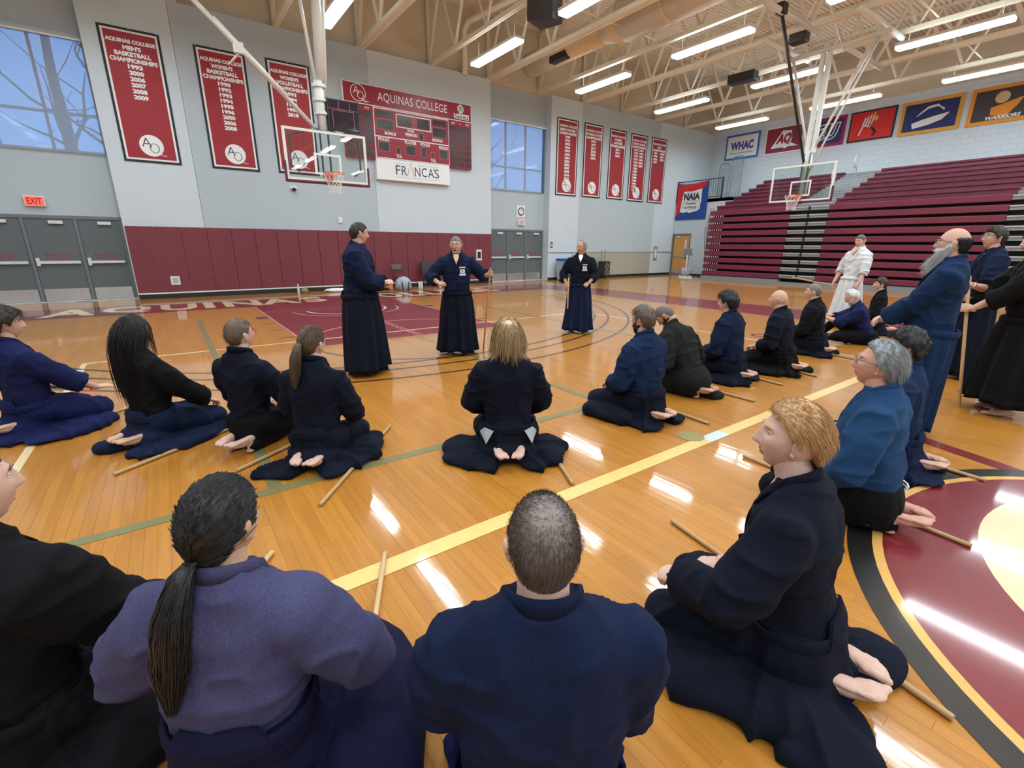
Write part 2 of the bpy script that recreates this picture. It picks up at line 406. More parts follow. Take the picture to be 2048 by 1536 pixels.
# lettering on the end line
cx = [(-5.33, 'A'), (-4.33, 'Q'), (-3.33, 'U'), (-2.70, 'I'), (-1.95, 'N'), (-1.08, 'A'), (-0.17, 'S'), (1.15, 'C'), (2.08, 'O'), (2.86, 'L'), (3.55, 'L'), (4.22, 'E'), (4.95, 'G'), (5.65, 'E')]
cw = {'A': .95, 'Q': .92, 'U': .75, 'I': .22, 'N': .85, 'S': .6, 'C': .75, 'O': .75, 'L': .58, 'E': .55, 'G': .75}
for x, ch in cx:
    text_obj('painted_letter', ch, (x, 0.97, Z[2]), (1, 0, 0), (0, 1, 0), 'floor_cream', floor, h=1.35, w=cw[ch], bold=0.035)

# ------------------------------------------------------------------ end wall with two recessed bays
WT = 7.47                       # wall top
RC = 3.85                       # back of the recesses
LB = (-7.25, -4.2); RB = (7.58, 10.62)
wb = MB()
paints = [(-13.3, LB[0], 0), (LB[1], -2.34, 1), (-2.34, 2.85, 0), (2.85, RB[0], 1), (RB[1], 12.4, 1), (12.4, 17.8, 0), (17.8, 22.8, 1)]
for a, b, k in paints: wb.mat(k).box(a + .004, b - .004, Y1, RC + .2, 0, WT)
wb.mat(0)
for a, b in (LB, RB):
    wb.box(a - .01, b + .01, RC, RC + .2, 2.16, 3.72); wb.box(a - .01, b + .01, RC, RC + .2, 6.36, WT)
wb.mat(2).box(-13.3, 22.8, Y1 + .28, Y1 + .6, WT + .001, 9.7)
wall_back = wb.build('wall_back', ['wall_grey', 'wall_white', 'wall_tan'], kind='structure')
# dado and base on the right part
MB().box(12.42, 17.78, Y1 - .03, Y1, 0.12, 1.20).build('trim_1', 'dado_tan', kind='structure')
MB().box(RB[1] + .02, 19.58, Y1 - .025, Y1, 1.205, 1.225).build('trim_2', 'door_frame_grey', kind='structure')
MB().box(RB[1] + .02, 19.58, Y1 - .035, Y1, 0, 0.11).build('baseboard_back', 'black_base', kind='structure')
bl = MB().box(LB[1] + .02, RB[0] - .02, Y1 - .05, Y1, 0.0, 0.13).mat(1).box(LB[1] + .02, RB[0] - .02, Y1 - .06, Y1, 0.131, 0.17)
bl.build('baseboard_pads', ['black_base', 'white_trim'], kind='structure')
# other walls (outside the frame) close the room
MB().box(X0 - .3, X0, Y0, Y1, 0, 9.7).build('wall_left', 'wall_grey', kind='structure')
MB().box(X0, X1, Y0 - .3, Y0, 0, 9.7).build('wall_front', 'wall_grey', kind='structure')
XW = 22.5
wr = MB().box(XW, XW + .3, Y0, Y1 + .6, 0, 7.6).mat(1).box(XW + .05, XW + .3, Y0, Y1 + .6, 7.6, 9.7)
wr.build('wall_right', ['block_white', 'wall_tan'], kind='structure')
lw = MB().box(19.6, 19.8, -0.2, 2.32, 0, 3.86).box(19.6, 19.8, 2.32, 3.40, 2.16, 3.86).box(19.6, 19.8, 3.40, Y1, 0, 3.86).mat(1).box(19.6, 22.5, -0.2, Y1, 3.70, 3.86)
lw.build('wall_side_stand', ['block_white', 'bleach_grey'], kind='structure')
MB().box(19.56, 19.6, 0.2, 2.26, 0, .10).build('baseboard_side', 'black_base', kind='structure')

# wall pads, one object each
pads = empty('wall_padding', (0, 0, 0), label='row of maroon wall pads below the scoreboard on the end wall', cat='wall padding')
px = np.linspace(LB[1] + .03, RB[0] - .03, 20)
for a, b in zip(px[:-1], px[1:]):
    MB().bbox(a + .004, b - .004, Y1 - .055, Y1 - .002, 0.175, 1.95, .012).build('pad', 'mat_maroon', pads)

# windows in the bays
def window(n, a, b, shade_to):
    z0, z1 = 3.72, 6.36
    fr = MB()
    fr.box(a, a + .05, RC - .02, RC + .1, z0, z1).box(b - .05, b, RC - .02, RC + .1, z0, z1).box(a, b, RC - .02, RC + .1, z0, z0 + .04).box(a, b, RC - .02, RC + .1, z1 - .04, z1)
    root = fr.build('window_%d' % n, 'door_frame_grey', kind='structure')
    w = (b - a) / 3
    for k in (1, 2): MB().box(a + k * w - .03, a + k * w + .03, RC + .02, RC + .1, z0, z1).build('mullion', 'door_frame_grey', root)
    MB().box(a, b, RC + .02, RC + .1, z0 + .86, z0 + .92).build('mullion', 'door_frame_grey', root)
    for k in range(3):
        for za, zb in ((z0 + .04, z0 + .86), (z0 + .92, z1 - .04)):
            MB().box(a + k * w + .03, a + (k + 1) * w - .03, RC + .055, RC + .065, za, zb).build('pane', 'window_glass', root)
    MB().box(a + .03, shade_to, RC - .06, RC - .056, z0 - .02, z1 - .1).build('roller_shade', 'roller_shade', root)
    hd = MB().box(a, b, RC - .12, RC - .01, z1 - .12, z1).mat(1).box(a, b, RC - .14, RC - .12, z1 - .13, z1 - .09)
    hd.build('shade_box', ['wall_grey', 'white'], root)
window(1, LB[0], LB[1], LB[1] - .02)
window(2, RB[0], RB[1], RB[1] - .19)

# doors
def doors(n, leaves, a, b, bar_dir):
    fr = MB().box(a, b, RC - .02, RC + .15, 2.10, 2.18)
    root = fr.build('door_%d' % n, 'door_frame_grey', kind='structure')
    xs = [a] + [l[0] for l in leaves[1:]] + [b]
    MB().box(a, b, RC - .10, RC + .12, 0.0, 0.018).build('threshold', 'alu', root)
    edges = [(a, leaves[0][0])] + [(leaves[i][1], leaves[i + 1][0]) for i in range(len(leaves) - 1)] + [(leaves[-1][1], b)]
    for e in edges: MB().box(e[0], e[1], RC - .03, RC + .12, 0.018, 2.10).build('jamb', 'door_frame_grey', root)
    for l0, l1 in leaves:
        leaf = MB().box(l0 + .004, l1 - .004, RC + .005, RC + .05, 0.022, 2.098).build('door_leaf', 'door_grey', root)
        MB().box(l0 + .03, l1 - .03, RC - .001, RC + .006, 0.03, 0.34).build('kick_plate', 'steel', leaf)
        MB().bbox(l0 + .10, l1 - .05, RC - .07, RC - .03, 0.98, 1.05, .008).box(l0 + .04, l0 + .11, RC - .075, RC + .006, 0.93, 1.13).build('push_bar', 'alu', leaf)
        MB().bbox((l0 + l1) / 2 - .02, (l0 + l1) / 2 + .26, RC - .06, RC + .006, 1.97, 2.05, .008).build('closer', 'alu', leaf)
        mb = MB(); c = (l0 + l1) / 2
        add_text(mb, 'EMERGENCY EXIT ONLY', (c, RC + .003, 1.20), (1, 0, 0), (0, 0, 1), h=.055, w=.5); add_text(mb, 'ALARM WILL SOUND', (c, RC + .003, 1.13), (1, 0, 0), (0, 0, 1), h=.055, w=.46)
        mb.build('lettering', 'red_text', leaf)
doors(1, [(-7.20, -6.20), (-6.14, -5.20), (-5.14, -4.28)], LB[0], LB[1], 1)
doors(2, [(7.66, 8.62), (8.68, 9.60), (9.66, 10.54)], RB[0], RB[1], 1)
# wooden side door
wd = MB().box(19.57, 19.72, 2.30, 2.36, 0, 2.18).box(19.57, 19.72, 3.36, 3.42, 0, 2.18).box(19.57, 19.72, 2.36, 3.36, 2.12, 2.18).build('door_3', 'door_frame_grey', kind='structure')
leaf = MB().box(19.64, 19.69, 2.365, 3.355, 0.01, 2.115).build('door_leaf', 'wood_door', wd)
MB().box(19.632, 19.64, 2.39, 3.33, 0.02, 0.24).build('kick_plate', 'steel', leaf)
MB().box(19.632, 19.64, 2.55, 2.66, 1.35, 1.85).build('vision_pane', 'exit_face', leaf)
MB().bbox(19.57, 19.62, 2.44, 3.28, 0.98, 1.03, .006).build('push_bar', 'steel', leaf)
MB().bbox(19.58, 19.64, 2.9, 3.2, 1.99, 2.06, .006).build('closer', 'alu', leaf)

# ------------------------------------------------------------------ ceiling: fluted deck, joists, lamps, duct
DZ = 9.62
v = []; f = []
ys = np.arange(Y0, Y1 + .7, 0.152)
prof = []
for y in ys: prof += [(y, DZ), (y + .088, DZ), (y + .100, DZ + .045), (y + .140, DZ + .045)]
prof.append((ys[-1] + .152, DZ))
for y, z in prof: v += [(X0 - .3, y, z), (X1 + .3, y, z)]
f = [(2 * i, 2 * i + 1, 2 * i + 3, 2 * i + 2) for i in range(len(prof) - 1)]
ceiling = obj('ceiling', v, f, 'ceiling_tan', kind='structure')
MB().box(X0 - .3, X1 + .3, Y0 - .3, Y1 + .7, DZ + .06, DZ + .2).build('roof_slab', 'ceiling_tan', ceiling)
panel = 1.83; npan = int((Y1 - Y0) / panel) + 1
ZB, ZT = 7.52, DZ - .06
def web_mesh(w):
    out = []
    for s in (0, 1):
        a, b = ((0, 0, ZB), (0, -panel / 2, ZT)) if s == 0 else ((0, 0, ZT), (0, -panel / 2, ZB))
        mb = MB(); mb.tube([a, b], w, 4); out.append(mesh_data('web', mb.v, mb.f, 'steel_tan'))
    mb = MB(); mb.tube([(0, 0, ZB), (0, 0, ZT)], w * .8, 4); out.append(mesh_data('web', mb.v, mb.f, 'steel_tan'))
    return out
WEB = {True: web_mesh(.060), False: web_mesh(.045)}
for k in range(-6, 9):
    x = 2.70 + 2.468 * k
    if x < X0 + .2 or x > X1 - .2: continue
    big = (k % 2 == 0); w = .115 if big else .07
    j = empty('joist', (x, 0, 0), parent=ceiling)
    MB().box(-w, -.015, Y0, Y1 + .30, ZB - .06, ZB + .06).box(.015, w, Y0, Y1 + .30, ZB - .06, ZB + .06).box(-.015, .015, Y0, Y1 + .30, ZB - .05, ZB + .06).build('bottom_chord', 'steel_tan', j)
    MB().box(-w * .8, w * .8, Y0, Y1 + .30, ZT - .04, ZT + .055).build('top_chord', 'steel_tan', j)
    y = Y1 + .20; s = 0
    o = bpy.data.objects.new('web', WEB[big][2]); link(o, j); o.location = (0, y, 0); o.scale = (1.6, 1.6, 1)
    while y > (-15 if x > -4 else -9):
        o = bpy.data.objects.new('web', WEB[big][s]); link(o, j); o.location = (0, y, 0)
        y -= panel / 2; s = 1 - s
    mb = MB()
    while y > Y0 + 1:
        mb.tube([(0, y, ZB if s == 0 else ZT), (0, y - panel / 2, ZT if s == 0 else ZB)], .05, 4); y -= panel / 2; s = 1 - s
    mb.build('web_run', 'steel_tan', j, kind='stuff')
# bridging rods across the joists
for y in (-2.2, -7.8, -13.4, -19, -24.6):
    for z in (ZB + .1, ZT - .1): MB().tube([(X0 + .1, y, z), (X1 - .1, y, z)], .022, 5).build('bridging_rod', 'steel_tan', ceiling)
# pipe down the end wall and its elbow
MB().tube([(6.42, 3.36, 7.40), (6.42, 3.36, 8.75), (6.52, 3.2, 9.0), (6.9, 2.4, 9.15), (7.2, 1.0, 9.2)], .10, 12).build('drain_pipe', 'steel_tan', ceiling, smooth=True)

# lamps
lamp_me = None
hs = MB().bbox(-.17, .17, -1.22, 1.22, .03, .11, .02); lamp_house = mesh_data('housing', hs.v, hs.f, 'white')
ds = MB().bbox(-.155, .155, -1.21, 1.21, -.045, .035, .035); lamp_diff = mesh_data('diffuser', ds.v, ds.f, 'lamp_diffuser')
hg = MB().tube([(0, 0, .1), (0, 0, .55)], .006, 5); lamp_hang = mesh_data('hanger', hg.v, hg.f, 'steel_tan')
colname = {1.0: 'over the scoreboard basket', 5.62: 'above the scoreboard end', 10.15: 'above the double window doors', 14.75: 'over the side basket', 19.4: 'nearest the wall of team banners', -3.6: 'over the left exit doors', -8.2: 'along the far left'}
ordn = ['first', 'second', 'third', 'fourth', 'fifth', 'sixth', 'seventh', 'eighth']
for cxl in (-8.2, -3.6, 1.0, 5.62, 10.15, 14.75, 19.4):
    for r in range(8):
        y = 0.18 - 4.21 * r
        t = empty('ceiling_lamp', (cxl, y, 7.02), label='long ceiling lamp %s, %s from the end wall' % (colname[cxl], ordn[r]), cat='ceiling lamp', group='ceiling lamps')
        for nm, me in (('housing', lamp_house), ('diffuser', lamp_diff)): link(bpy.data.objects.new(nm, me), t)
        for q in (-.95, .95): h_ = link(bpy.data.objects.new('hanger', lamp_hang), t); h_.location = (0, q, 0)
        L = bpy.data.lights.new('lamp_light', 'AREA'); L.shape = 'RECTANGLE'; L.size = .28; L.size_y = 2.35; L.energy = LAMP_W; L.color = LAMP_COL; L.spread = 2.9
        lo = bpy.data.objects.new('lamp_light', L); link(lo, t); lo.location = (0, 0, -.06)
        L2 = bpy.data.lights.new('lamp_uplight', 'AREA'); L2.shape = 'RECTANGLE'; L2.size = .34; L2.size_y = 2.35; L2.energy = LAMP_W * .14; L2.color = LAMP_COL
        lo = bpy.data.objects.new('lamp_uplight', L2); link(lo, t); lo.location = (0, 0, .13); lo.rotation_euler = (PI, 0, 0)
# round ducts along the joists
def duct(name, x, z, r0, r1, ya, label):
    root = empty(name, (x, ya, z), label=label, cat='duct')
    MB().tube([(0, 0, 0), (0, -3.9, 0)], r0, 28).build('duct_run', 'duct_tan', root, smooth=True)
    MB().tube([(0, -3.9, 0), (0, -4.7, .0)], [r0, r1], 28).build('reducer', 'duct_tan', root, smooth=True)
    MB().tube([(0, -4.7, 0), (0, -33 - ya + 2, 0)], r1, 28).build('duct_run', 'duct_tan', root, smooth=True)
    for k in range(6): MB().tube([(0, -.3 - k * 3.0, 0), (0, -.34 - k * 3.0, 0)], (r0 if k < 2 else r1) + .012, 28).build('joint_band', 'duct_tan', root)
    for k in range(5): MB().tube([(0, -1 - k * 4.0, r0 * .9), (0, -1 - k * 4.0, DZ - z)], .012, 5).build('hanger', 'steel_tan', root)
    MB().box(-.36, -.10, -2.4, -1.6, -.40, -.20).build('grille', 'black_plastic', root)
duct('air_duct', 8.87, 7.98, .40, .58, 2.75, 'tan round air duct hung beside the window over the right exit doors')
duct('air_duct', -1.05, 7.98, .40, .58, 2.0, 'tan round air duct hung above the red banners on the left')

# ------------------------------------------------------------------ trees outside the windows
def tree(x, y, h, label, seed):
    rg = random.Random(seed); root = empty('bare_tree', (x, y, 0), label=label, cat='tree', group='bare trees outside')
    mb = MB(); mb.tube([(0, 0, 0), (.1, 0, h * .3), (.0, .1, h * .6), (.2, 0, h)], [.26, .20, .13, .03], 8); mb.build('trunk', 'bark', root)
    mb = MB()
    for k in range(8):
        z = h * (.30 + .7 * rg.random()); a = rg.random() * 2 * PI; L = 1.2 + 2.2 * rg.random()
        p = np.array([.05, .03, z]); pts = [p]; d = np.array([math.cos(a), math.sin(a), .6])
        for q in range(4): d = d + np.array([rg.uniform(-.4, .4), rg.uniform(-.4, .4), rg.uniform(-.1, .4)]); p = p + d / np.linalg.norm(d) * L / 4; pts.append(p)
        r0 = .04 + .05 * rg.random(); mb.tube(pts, [r0, r0 * .8, r0 * .6, r0 * .4, .01], 5)
        for q in (2, 3):
            d2 = np.array([rg.uniform(-1, 1), rg.uniform(-1, 1), rg.uniform(0, 1)]); mb.tube([pts[q], pts[q] + d2 * .8, pts[q] + d2 * 1.6 + np.array([0, 0, .3])], [r0 * .4, r0 * .25, .008], 4)
    mb.build('branches', 'bark', root)
tree(-5.4, 9.0, 11, 'bare forked tree seen through the left window, nearest the middle bar', 1)
tree(-7.6, 11.5, 12, 'bare tree seen through the left window at the picture edge', 2)
tree(-4.6, 13.5, 12, 'slim bare tree behind the left window beside its right edge', 3)
tree(12.5, 12.0, 11, 'bare tree outside the right window, closer one', 4)
tree(15.0, 15.0, 12, 'bare tree outside the right window, farther one', 5)

# ------------------------------------------------------------------ championship banners
def aq_logo(mb_white, mb_dark, c, r, right, up, nrm):
    c, right, up, nrm = map(lambda q: np.array(q, float), (c, right, up, nrm))
    n = 40
    mb_white.add([c + r * (right * math.cos(2 * PI * k / n) + up * math.sin(2 * PI * k / n)) for k in range(n)], [tuple(range(n))])
    o = c + nrm * .002
    add_text(mb_dark, 'A', o - right * r * .38 + up * r * .28, right, up, h=r * .85, bold=-.012)
    # Q ring and its swash
    q = o + right * r * .22 - up * r * .22; R = r * .45; m = 28
    V = []
    for k in range(m): a = 2 * PI * k / m; V += [q + R * (right * math.cos(a) * .9 + up * math.sin(a)), q + (R * .88) * (right * math.cos(a) * .86 + up * math.sin(a))]
    mb_dark.add(V, [(2 * k, 2 * ((k + 1) % m), 2 * ((k + 1) % m) + 1, 2 * k + 1) for k in range(m)])
    pts = [q - up * R * .75 + right * R * .2, q - up * R * 1.15 + right * R * .7, q - up * R * 1.5 + right * R * 1.5, q - up * R * 1.45 + right * R * 2.2]
    V = []
    for i, p in enumerate(pts): V += [p, p + up * R * (.16, .2, .14, .02)[i]]
    mb_white.add(V, [(2 * i, 2 * i + 2, 2 * i + 3, 2 * i + 1) for i in range(3)])
RT, UP = (1, 0, 0), (0, 0, 1)
def banner(x0, x1, z0, z1, label, head, cols, red='banner_red'):
    y = Y1 - .03
    t = empty('championship_banner', ((x0 + x1) / 2, Y1, z0), label=label, cat='banner', group='red championship banners')
    w = (x1 - x0) / 2; h = z1 - z0
    MB().box(-w, w, -.016, -.004, 0, h).build('border', 'banner_black', t)
    MB().box(-w + .055, w - .055, -.020, -.016, .055, h - .055).build('trim', 'white', t)
    MB().box(-w + .10, w - .10, -.024, -.020, .10, h - .10).build('field', red, t)
    mb = MB(); step = .137; z = h - .30
    for s in head:
        add_text(mb, s, (0, -.027, z), RT, UP, h=.105, w=min(1.0, .074 * len(s)), bold=.055); z -= step
    for cxn, ys in cols:
        zz = z
        for s in ys: add_text(mb, s, (cxn, -.027, zz), RT, UP, h=.105, w=.076 * len(s), bold=.055); zz -= step
    mb.build('lettering', 'white', t)
    a, b = MB(), MB(); aq_logo(a, b, (.02, -.027, .42), .26, RT, UP, (0, -1, 0))
    a.build('emblem_disc', 'white', t); b.build('emblem_letters', 'navy_text', t)
    for s in (-1, 0, 1): MB().tube([(s * (w - .05), -.03, h - .02), (s * (w - .05), -.03, h + .01)], .012, 6).build('grommet', 'alu', t)
AQ = 'AQUINAS COLLEGE'; CH = 'CHAMPIONSHIPS'
banner(-3.86, -2.62, 3.57, 6.64, "large red banner for men's basketball championships beside the left window", [AQ, "MEN'S", 'BASKETBALL', CH], [(0, ['1993', '2000', '2006', '2007', '2008', '2009'])])
banner(-1.90, -0.69, 3.57, 6.60, "red banner for women's basketball championships crossed by the white brace pole", [AQ, "WOMEN'S", 'BASKETBALL', CH], [(0, ['1990', '1992', '1993', '1994', '1995', '1996', '2000', '2006', '2008'])])
banner(-0.17, 1.03, 3.60, 6.64, "red banner for women's volleyball championships behind the glass backboard", [AQ, "WOMEN'S", 'VOLLEYBALL', CH], [(0, ['1993', '1994', '1995', '1996', '2018'])])
Yn = ['1989', '1992', '1993', '1996', '1999', '2000', '2001', '2002', '2003', '2007', '2009', '2010', '2012']
banner(10.93, 12.16, 3.65, 6.72, "red men's soccer banner next to the right window, first of five on the right", [AQ, "MEN'S SOCCER", CH], [(0, Yn)])
banner(12.53, 13.70, 3.67, 6.73, "red women's soccer banner with six years, second of five on the right", [AQ, "WOMEN'S SOCCER", CH], [(0, ['1994', '2007', '2011', '2018', '2020', '2021'])])
banner(14.15, 15.28, 3.68, 6.71, "red women's lacrosse banner with three years, middle of five on the right", [AQ, "WOMEN'S", 'LACROSSE', CH], [(0, ['2011', '2014', '2024'])])
banner(15.61, 16.83, 3.66, 6.70, "red men's tennis banner with two columns of years, fourth of five on the right", [AQ, "MEN'S TENNIS", CH], [(-.19, ['1971', '1972', '1973', '1974', '1981', '1982', '1983', '1985', '1986', '1988', '1989', '1990', '1991', '1992']), (.19, ['1994', '1995', '1999', '2001', '2004', '2009'])])
banner(17.16, 18.36, 3.67, 6.72, "red golf banner with men and women columns, last of five near the corner", [AQ, 'GOLF', CH], [(-.25, ['MEN', '1985', '2006', '2007']), (.25, ['WOMEN', '2007', '2009'])])

# ------------------------------------------------------------------ scoreboard and sponsor sign
sb = empty('scoreboard', (0, Y1, 0), label='maroon college scoreboard with white lettering on the end wall', cat='scoreboard')
hd = MB().bbox(1.92, 6.62, -.16, -.002, 5.84, 6.44, .02).build('header', 'white', sb)
MB().box(1.95, 6.59, -.166, -.16, 5.87, 6.41).build('header_field', 'score_red', hd)
mb = MB(); add_text(mb, 'AQUINAS COLLEGE', (4.33, -.169, 6.13), RT, UP, h=.30, w=2.55, bold=0.0, spacing=1.05)
add_text(mb, 'A', (2.36, -.169, 6.22), RT, UP, h=.21, bold=-.01)
n = 40
for rr, cc, ax in ((.25, (2.42, 6.15), 1.0), (.115, (2.49, 6.09), .9)):
    V = []
    for k in range(n):
        a = 2 * PI * k / n
        V += [(cc[0] + rr * ax * math.cos(a), -.169, cc[1] + rr * math.sin(a)), (cc[0] + (rr - .022) * ax * math.cos(a), -.169, cc[1] + (rr - .022) * math.sin(a))]
    mb.add(V, [(2 * k, 2 * ((k + 1) % n), 2 * ((k + 1) % n) + 1, 2 * k + 1) for k in range(n)])
mb.tube([(2.52, -.168, 6.0), (2.62, -.168, 5.93), (2.78, -.168, 5.925)], [.014, .022, .004], 6)
mb.build('header_lettering', 'white', hd)
mb = MB().mat(0)
V = []
for k in range(n): a = 2 * PI * k / n; V.append((6.16 + .13 * math.cos(a), -.169, 6.24 + .14 * math.sin(a)))
mb.add(V, [tuple(range(n))]); mb.box(5.88, 6.50, -.171, -.168, 5.91, 6.08)
mb.mat(1); add_text(mb, 'Saints', (6.19, -.174, 6.0), RT, UP, h=.16, w=.58, bold=.01, shear=.2)
for k in range(3): mb.tube([(6.08 + k * .07, -.172, 6.14), (6.12 + k * .06, -.172, 6.33)], .012, 5)
mb.build('header_badge', ['white', 'score_dark'], hd)
mp = MB().bbox(2.88, 5.67, -.14, -.002, 4.32, 5.835, .02).build('main_panel', 'white', sb)
MB().box(2.91, 5.64, -.146, -.14, 5.0, 5.80).box(2.91, 5.64, -.146, -.14, 4.35, 4.965).build('panel_field', 'score_red', mp)
def px2(u, v): return 2.91 + (u - 690) / (1625 - 690) * 2.73      # measured fractions of the panel
def cell(x0, x1, z0, z1, frame='score_line'):
    MB().box(x0 - .015, x1 + .015, -.150, -.146, z0 - .015, z1 + .015).mat(1).box(x0, x1, -.153, -.150, z0, z1).build('digit_window', [frame, 'score_dark'], mp)
cell(2.98, 3.55, 5.21, 5.50); cell(2.98, 3.55, 5.58, 5.74, 'score_red'); cell(5.02, 5.56, 5.21, 5.50); cell(5.02, 5.56, 5.58, 5.74, 'score_red')
MB().box(3.66, 4.96, -.151, -.146, 5.33, 5.74).mat(1).box(3.69, 4.93, -.153, -.151, 5.36, 5.71).build('clock_frame', ['white', 'score_red'], mp)
for a, b in ((3.75, 4.20), (4.43, 4.86)): MB().box(a, b, -.157, -.153, 5.39, 5.69).build('digit_window', 'score_dark', mp)
cell(4.49, 4.64, 5.02, 5.24); cell(3.00, 3.36, 4.55, 4.82); cell(5.28, 5.57, 4.53, 4.80); cell(3.98, 4.32, 4.52, 4.80); cell(4.55, 4.72, 4.50, 4.80); cell(3.62, 3.74, 4.52, 4.70); cell(4.92, 5.03, 4.50, 4.68)
mb = MB()
for s, x, z, w in (('BONUS', 3.43, 5.10, .40), ('BONUS', 5.19, 5.10, .40), ('POSS', 4.18, 5.27, .24), ('PERIOD', 4.19, 5.15, .45), ('FOULS', 3.18, 4.90, .38), ('FOULS', 5.42, 4.88, .36), ('PLAYER', 4.15, 4.90, .44), ('FOULS', 4.70, 4.90, .36), ('TOL', 3.70, 4.43, .22), ('TOL', 5.0, 4.42, .22)):
    text_obj('panel_word', s, (x, -.158, z), RT, UP, 'white', mp, h=.10 if s != 'POSS' else .07, w=w, bold=.04)
for x0, x1, heads in ((1.90, 2.86, ('NO', 'F', 'PTS')), (5.69, 6.62, ('NO', 'F', 'PTS'))):
    pp = MB().box(x0, x1, -.12, -.002, 4.27, 5.825).build('player_panel', 'score_red', sb)
    w = (x1 - x0 - .04) / 3
    for r in range(7):
        for c in range(3):
            a = x0 + .02 + c * w
            MB().box(a + .02, a + w - .02, -.126, -.12, 4.31 + r * .2, 4.47 + r * .2).build('digit_window', 'score_dark', pp)
    mb = MB()
    for c in range(3): add_text(mb, heads[c], (x0 + .02 + (c + .5) * w, -.128, 5.76), RT, UP, h=.07, bold=.03)
    mb.build('panel_lettering', 'white', pp)
sg = MB().bbox(2.87, 5.65, Y1 - .15, Y1 - .002, 3.645, 4.31, .015).build('sponsor_sign', 'white', label="white sponsor sign reading FRANCA'S below the scoreboard", cat='sign')
mb = MB(); yy = Y1 - .153
for s, x, w in (('F', 3.63, .17), ('R', 3.86, .20), ('N', 4.36, .21), ('C', 4.62, .21), ('A', 4.88, .23), ("'", 4.99, .03), ('S', 5.11, .19)):
    add_text(mb, s, (x, yy, 3.99 if s != "'" else 4.12), RT, UP, h=.30 if s != "'" else .07, w=w, bold=0)
mb.box(3.5, 3.95, yy, yy + .003, 4.20, 4.205).box(4.35, 5.2, yy, yy + .003, 4.20, 4.205).box(3.5, 5.2, yy, yy + .003, 3.765, 3.77)
mb.build('lettering', 'navy_text', sg)
MB().tube([(3.97, yy, 3.83), (4.10, yy, 4.27), (4.23, yy, 3.83)], .012, 6).build('gold_letter', 'gold', sg)

# ------------------------------------------------------------------ basketball goals
def goal(name, loc, rz, label, main):
    g = empty(name, loc, rz, label, 'basketball goal')
    # local frame: x along the board, +y towards the court, z world height (loc.z = 0)
    zb, zt, w = 2.90, 3.97, .915
    MB().box(-w + .05, w - .05, -.006, .006, zb + .05, zt - .05).build('glass', 'glass', g)
    fr = MB().box(-w, w, -.035, .012, zt - .055, zt).box(-w, w, -.035, .012, zb, zb + .055).box(-w, -w + .055, -.035, .012, zb + .055, zt - .055).box(w - .055, w, -.035, .012, zb + .055, zt - .055)
    fr.build('frame', 'white_steel', g)
    t = MB(); 
    for a in (-.30, .255): t.box(a, a + .045, .007, .010, zb + .15, zb + .60)
    t.box(-.255, .255, .007, .010, zb + .15, zb + .195).box(-.255, .255, .007, .010, zb + .555, zb + .60)
    t.build('target_square', 'white', g)
    pd = MB().bbox(-w - .03, w + .03, -.045, .035, zb - .055, zb + .005, .015).bbox(-w - .035, -w + .01, -.045, .035, zb - .05, zb + .38, .015).bbox(w - .01, w + .035, -.045, .035, zb - .05, zb + .38, .015)
    pd.build('padding', 'pad_maroon', g)
    # rim
    rc = (0, .38); m = 28
    rim = MB().tube([(rc[0] + .2285 * math.cos(2 * PI * k / m), rc[1] + .2285 * math.sin(2 * PI * k / m), 3.05) for k in range(m + 1)], .0095, 7)
    rim.box(-.07, .07, .012, .17, 3.035, 3.06).box(-.09, .09, .010, .03, 2.93, 3.10).tube([(-.08, .03, 2.96), (-.10, .20, 3.045)], .008, 5).tube([(.08, .03, 2.96), (.10, .20, 3.045)], .008, 5)
    rim.build('rim', 'orange_rim', g, smooth=False)
    nt = MB(); N = 12
    lev = [(0.228, 3.045), (0.20, 2.96), (0.165, 2.87), (0.135, 2.78), (.125, 2.69), (.145, 2.62)]
    for k in range(N):
        for s in (-1, 1):
            pts = [(rc[0] + r * math.cos(2 * PI * (k + s * .5 * i) / N), rc[1] + r * math.sin(2 * PI * (k + s * .5 * i) / N), z) for i, (r, z) in enumerate(lev)]
            nt.tube(pts, .0042, 4)
    nt.build('net', 'net_white', g)
    # steel behind the board
    st = MB()
    st.tube([(-.09, -.10, zb + .1), (-.09, -.10, 4.3)], .022, 6).tube([(.09, -.10, zb + .1), (.09, -.10, 4.3)], .022, 6)
    if main:
        for s in (-1, 1): st.tube([(s * .62, -.06, zb + .18), (s * .78, -.08, zb + .30), (s * .78, -.08, zt - .15), (s * .45, -.09, zt - .05), (0, -.10, zt + .1)], .022, 6)
    st.build('back_bars', 'door_frame_grey', g)
    return g
def bar(g, nm, a, b, r, m='white_steel', n=10): return MB().tube([a, b], r, n).build(nm, m, g, smooth=True)
# main basket, hung from the joists
g = goal('basketball_goal', (0, -1.22, 0), PI, 'glass basketball goal hanging in front of the scoreboard', True)
bar(g, 'mast', (0.0, -.15, 4.0), (0.0, -.15, 5.0), .105, n=14)
bar(g, 'mast', (-.06, -.15, 5.0), (-.14, -.10, 7.5), .10, n=14); bar(g, 'mast', (.05, -.15, 4.9), (.33, -.12, 7.5), .035)
bar(g, 'mast', (-.12, -.15, 4.6), (-.31, -.16, 7.5), .05)
for z in (4.35, 4.62, 4.9): MB().lathe([(.12, -.03), (.15, -.03), (.15, .03), (.12, .03)], (0, -.15, z), 14).build('clamp', 'alu', g)
bar(g, 'brace', (.12, -.15, 4.0), (3.75, -.15, 7.5), .045)
bar(g, 'brace', (.70, -.15, 4.0 + .58), (1.9, -.15, 5.75), .055)
MB().bbox(1.42, 1.60, -.20, -.10, 5.22, 5.42, .01).build('winch_bracket', 'white_steel', g)
bar(g, 'brace', (1.45, -.2, 5.3), (1.70, -.4, 5.05), .02)
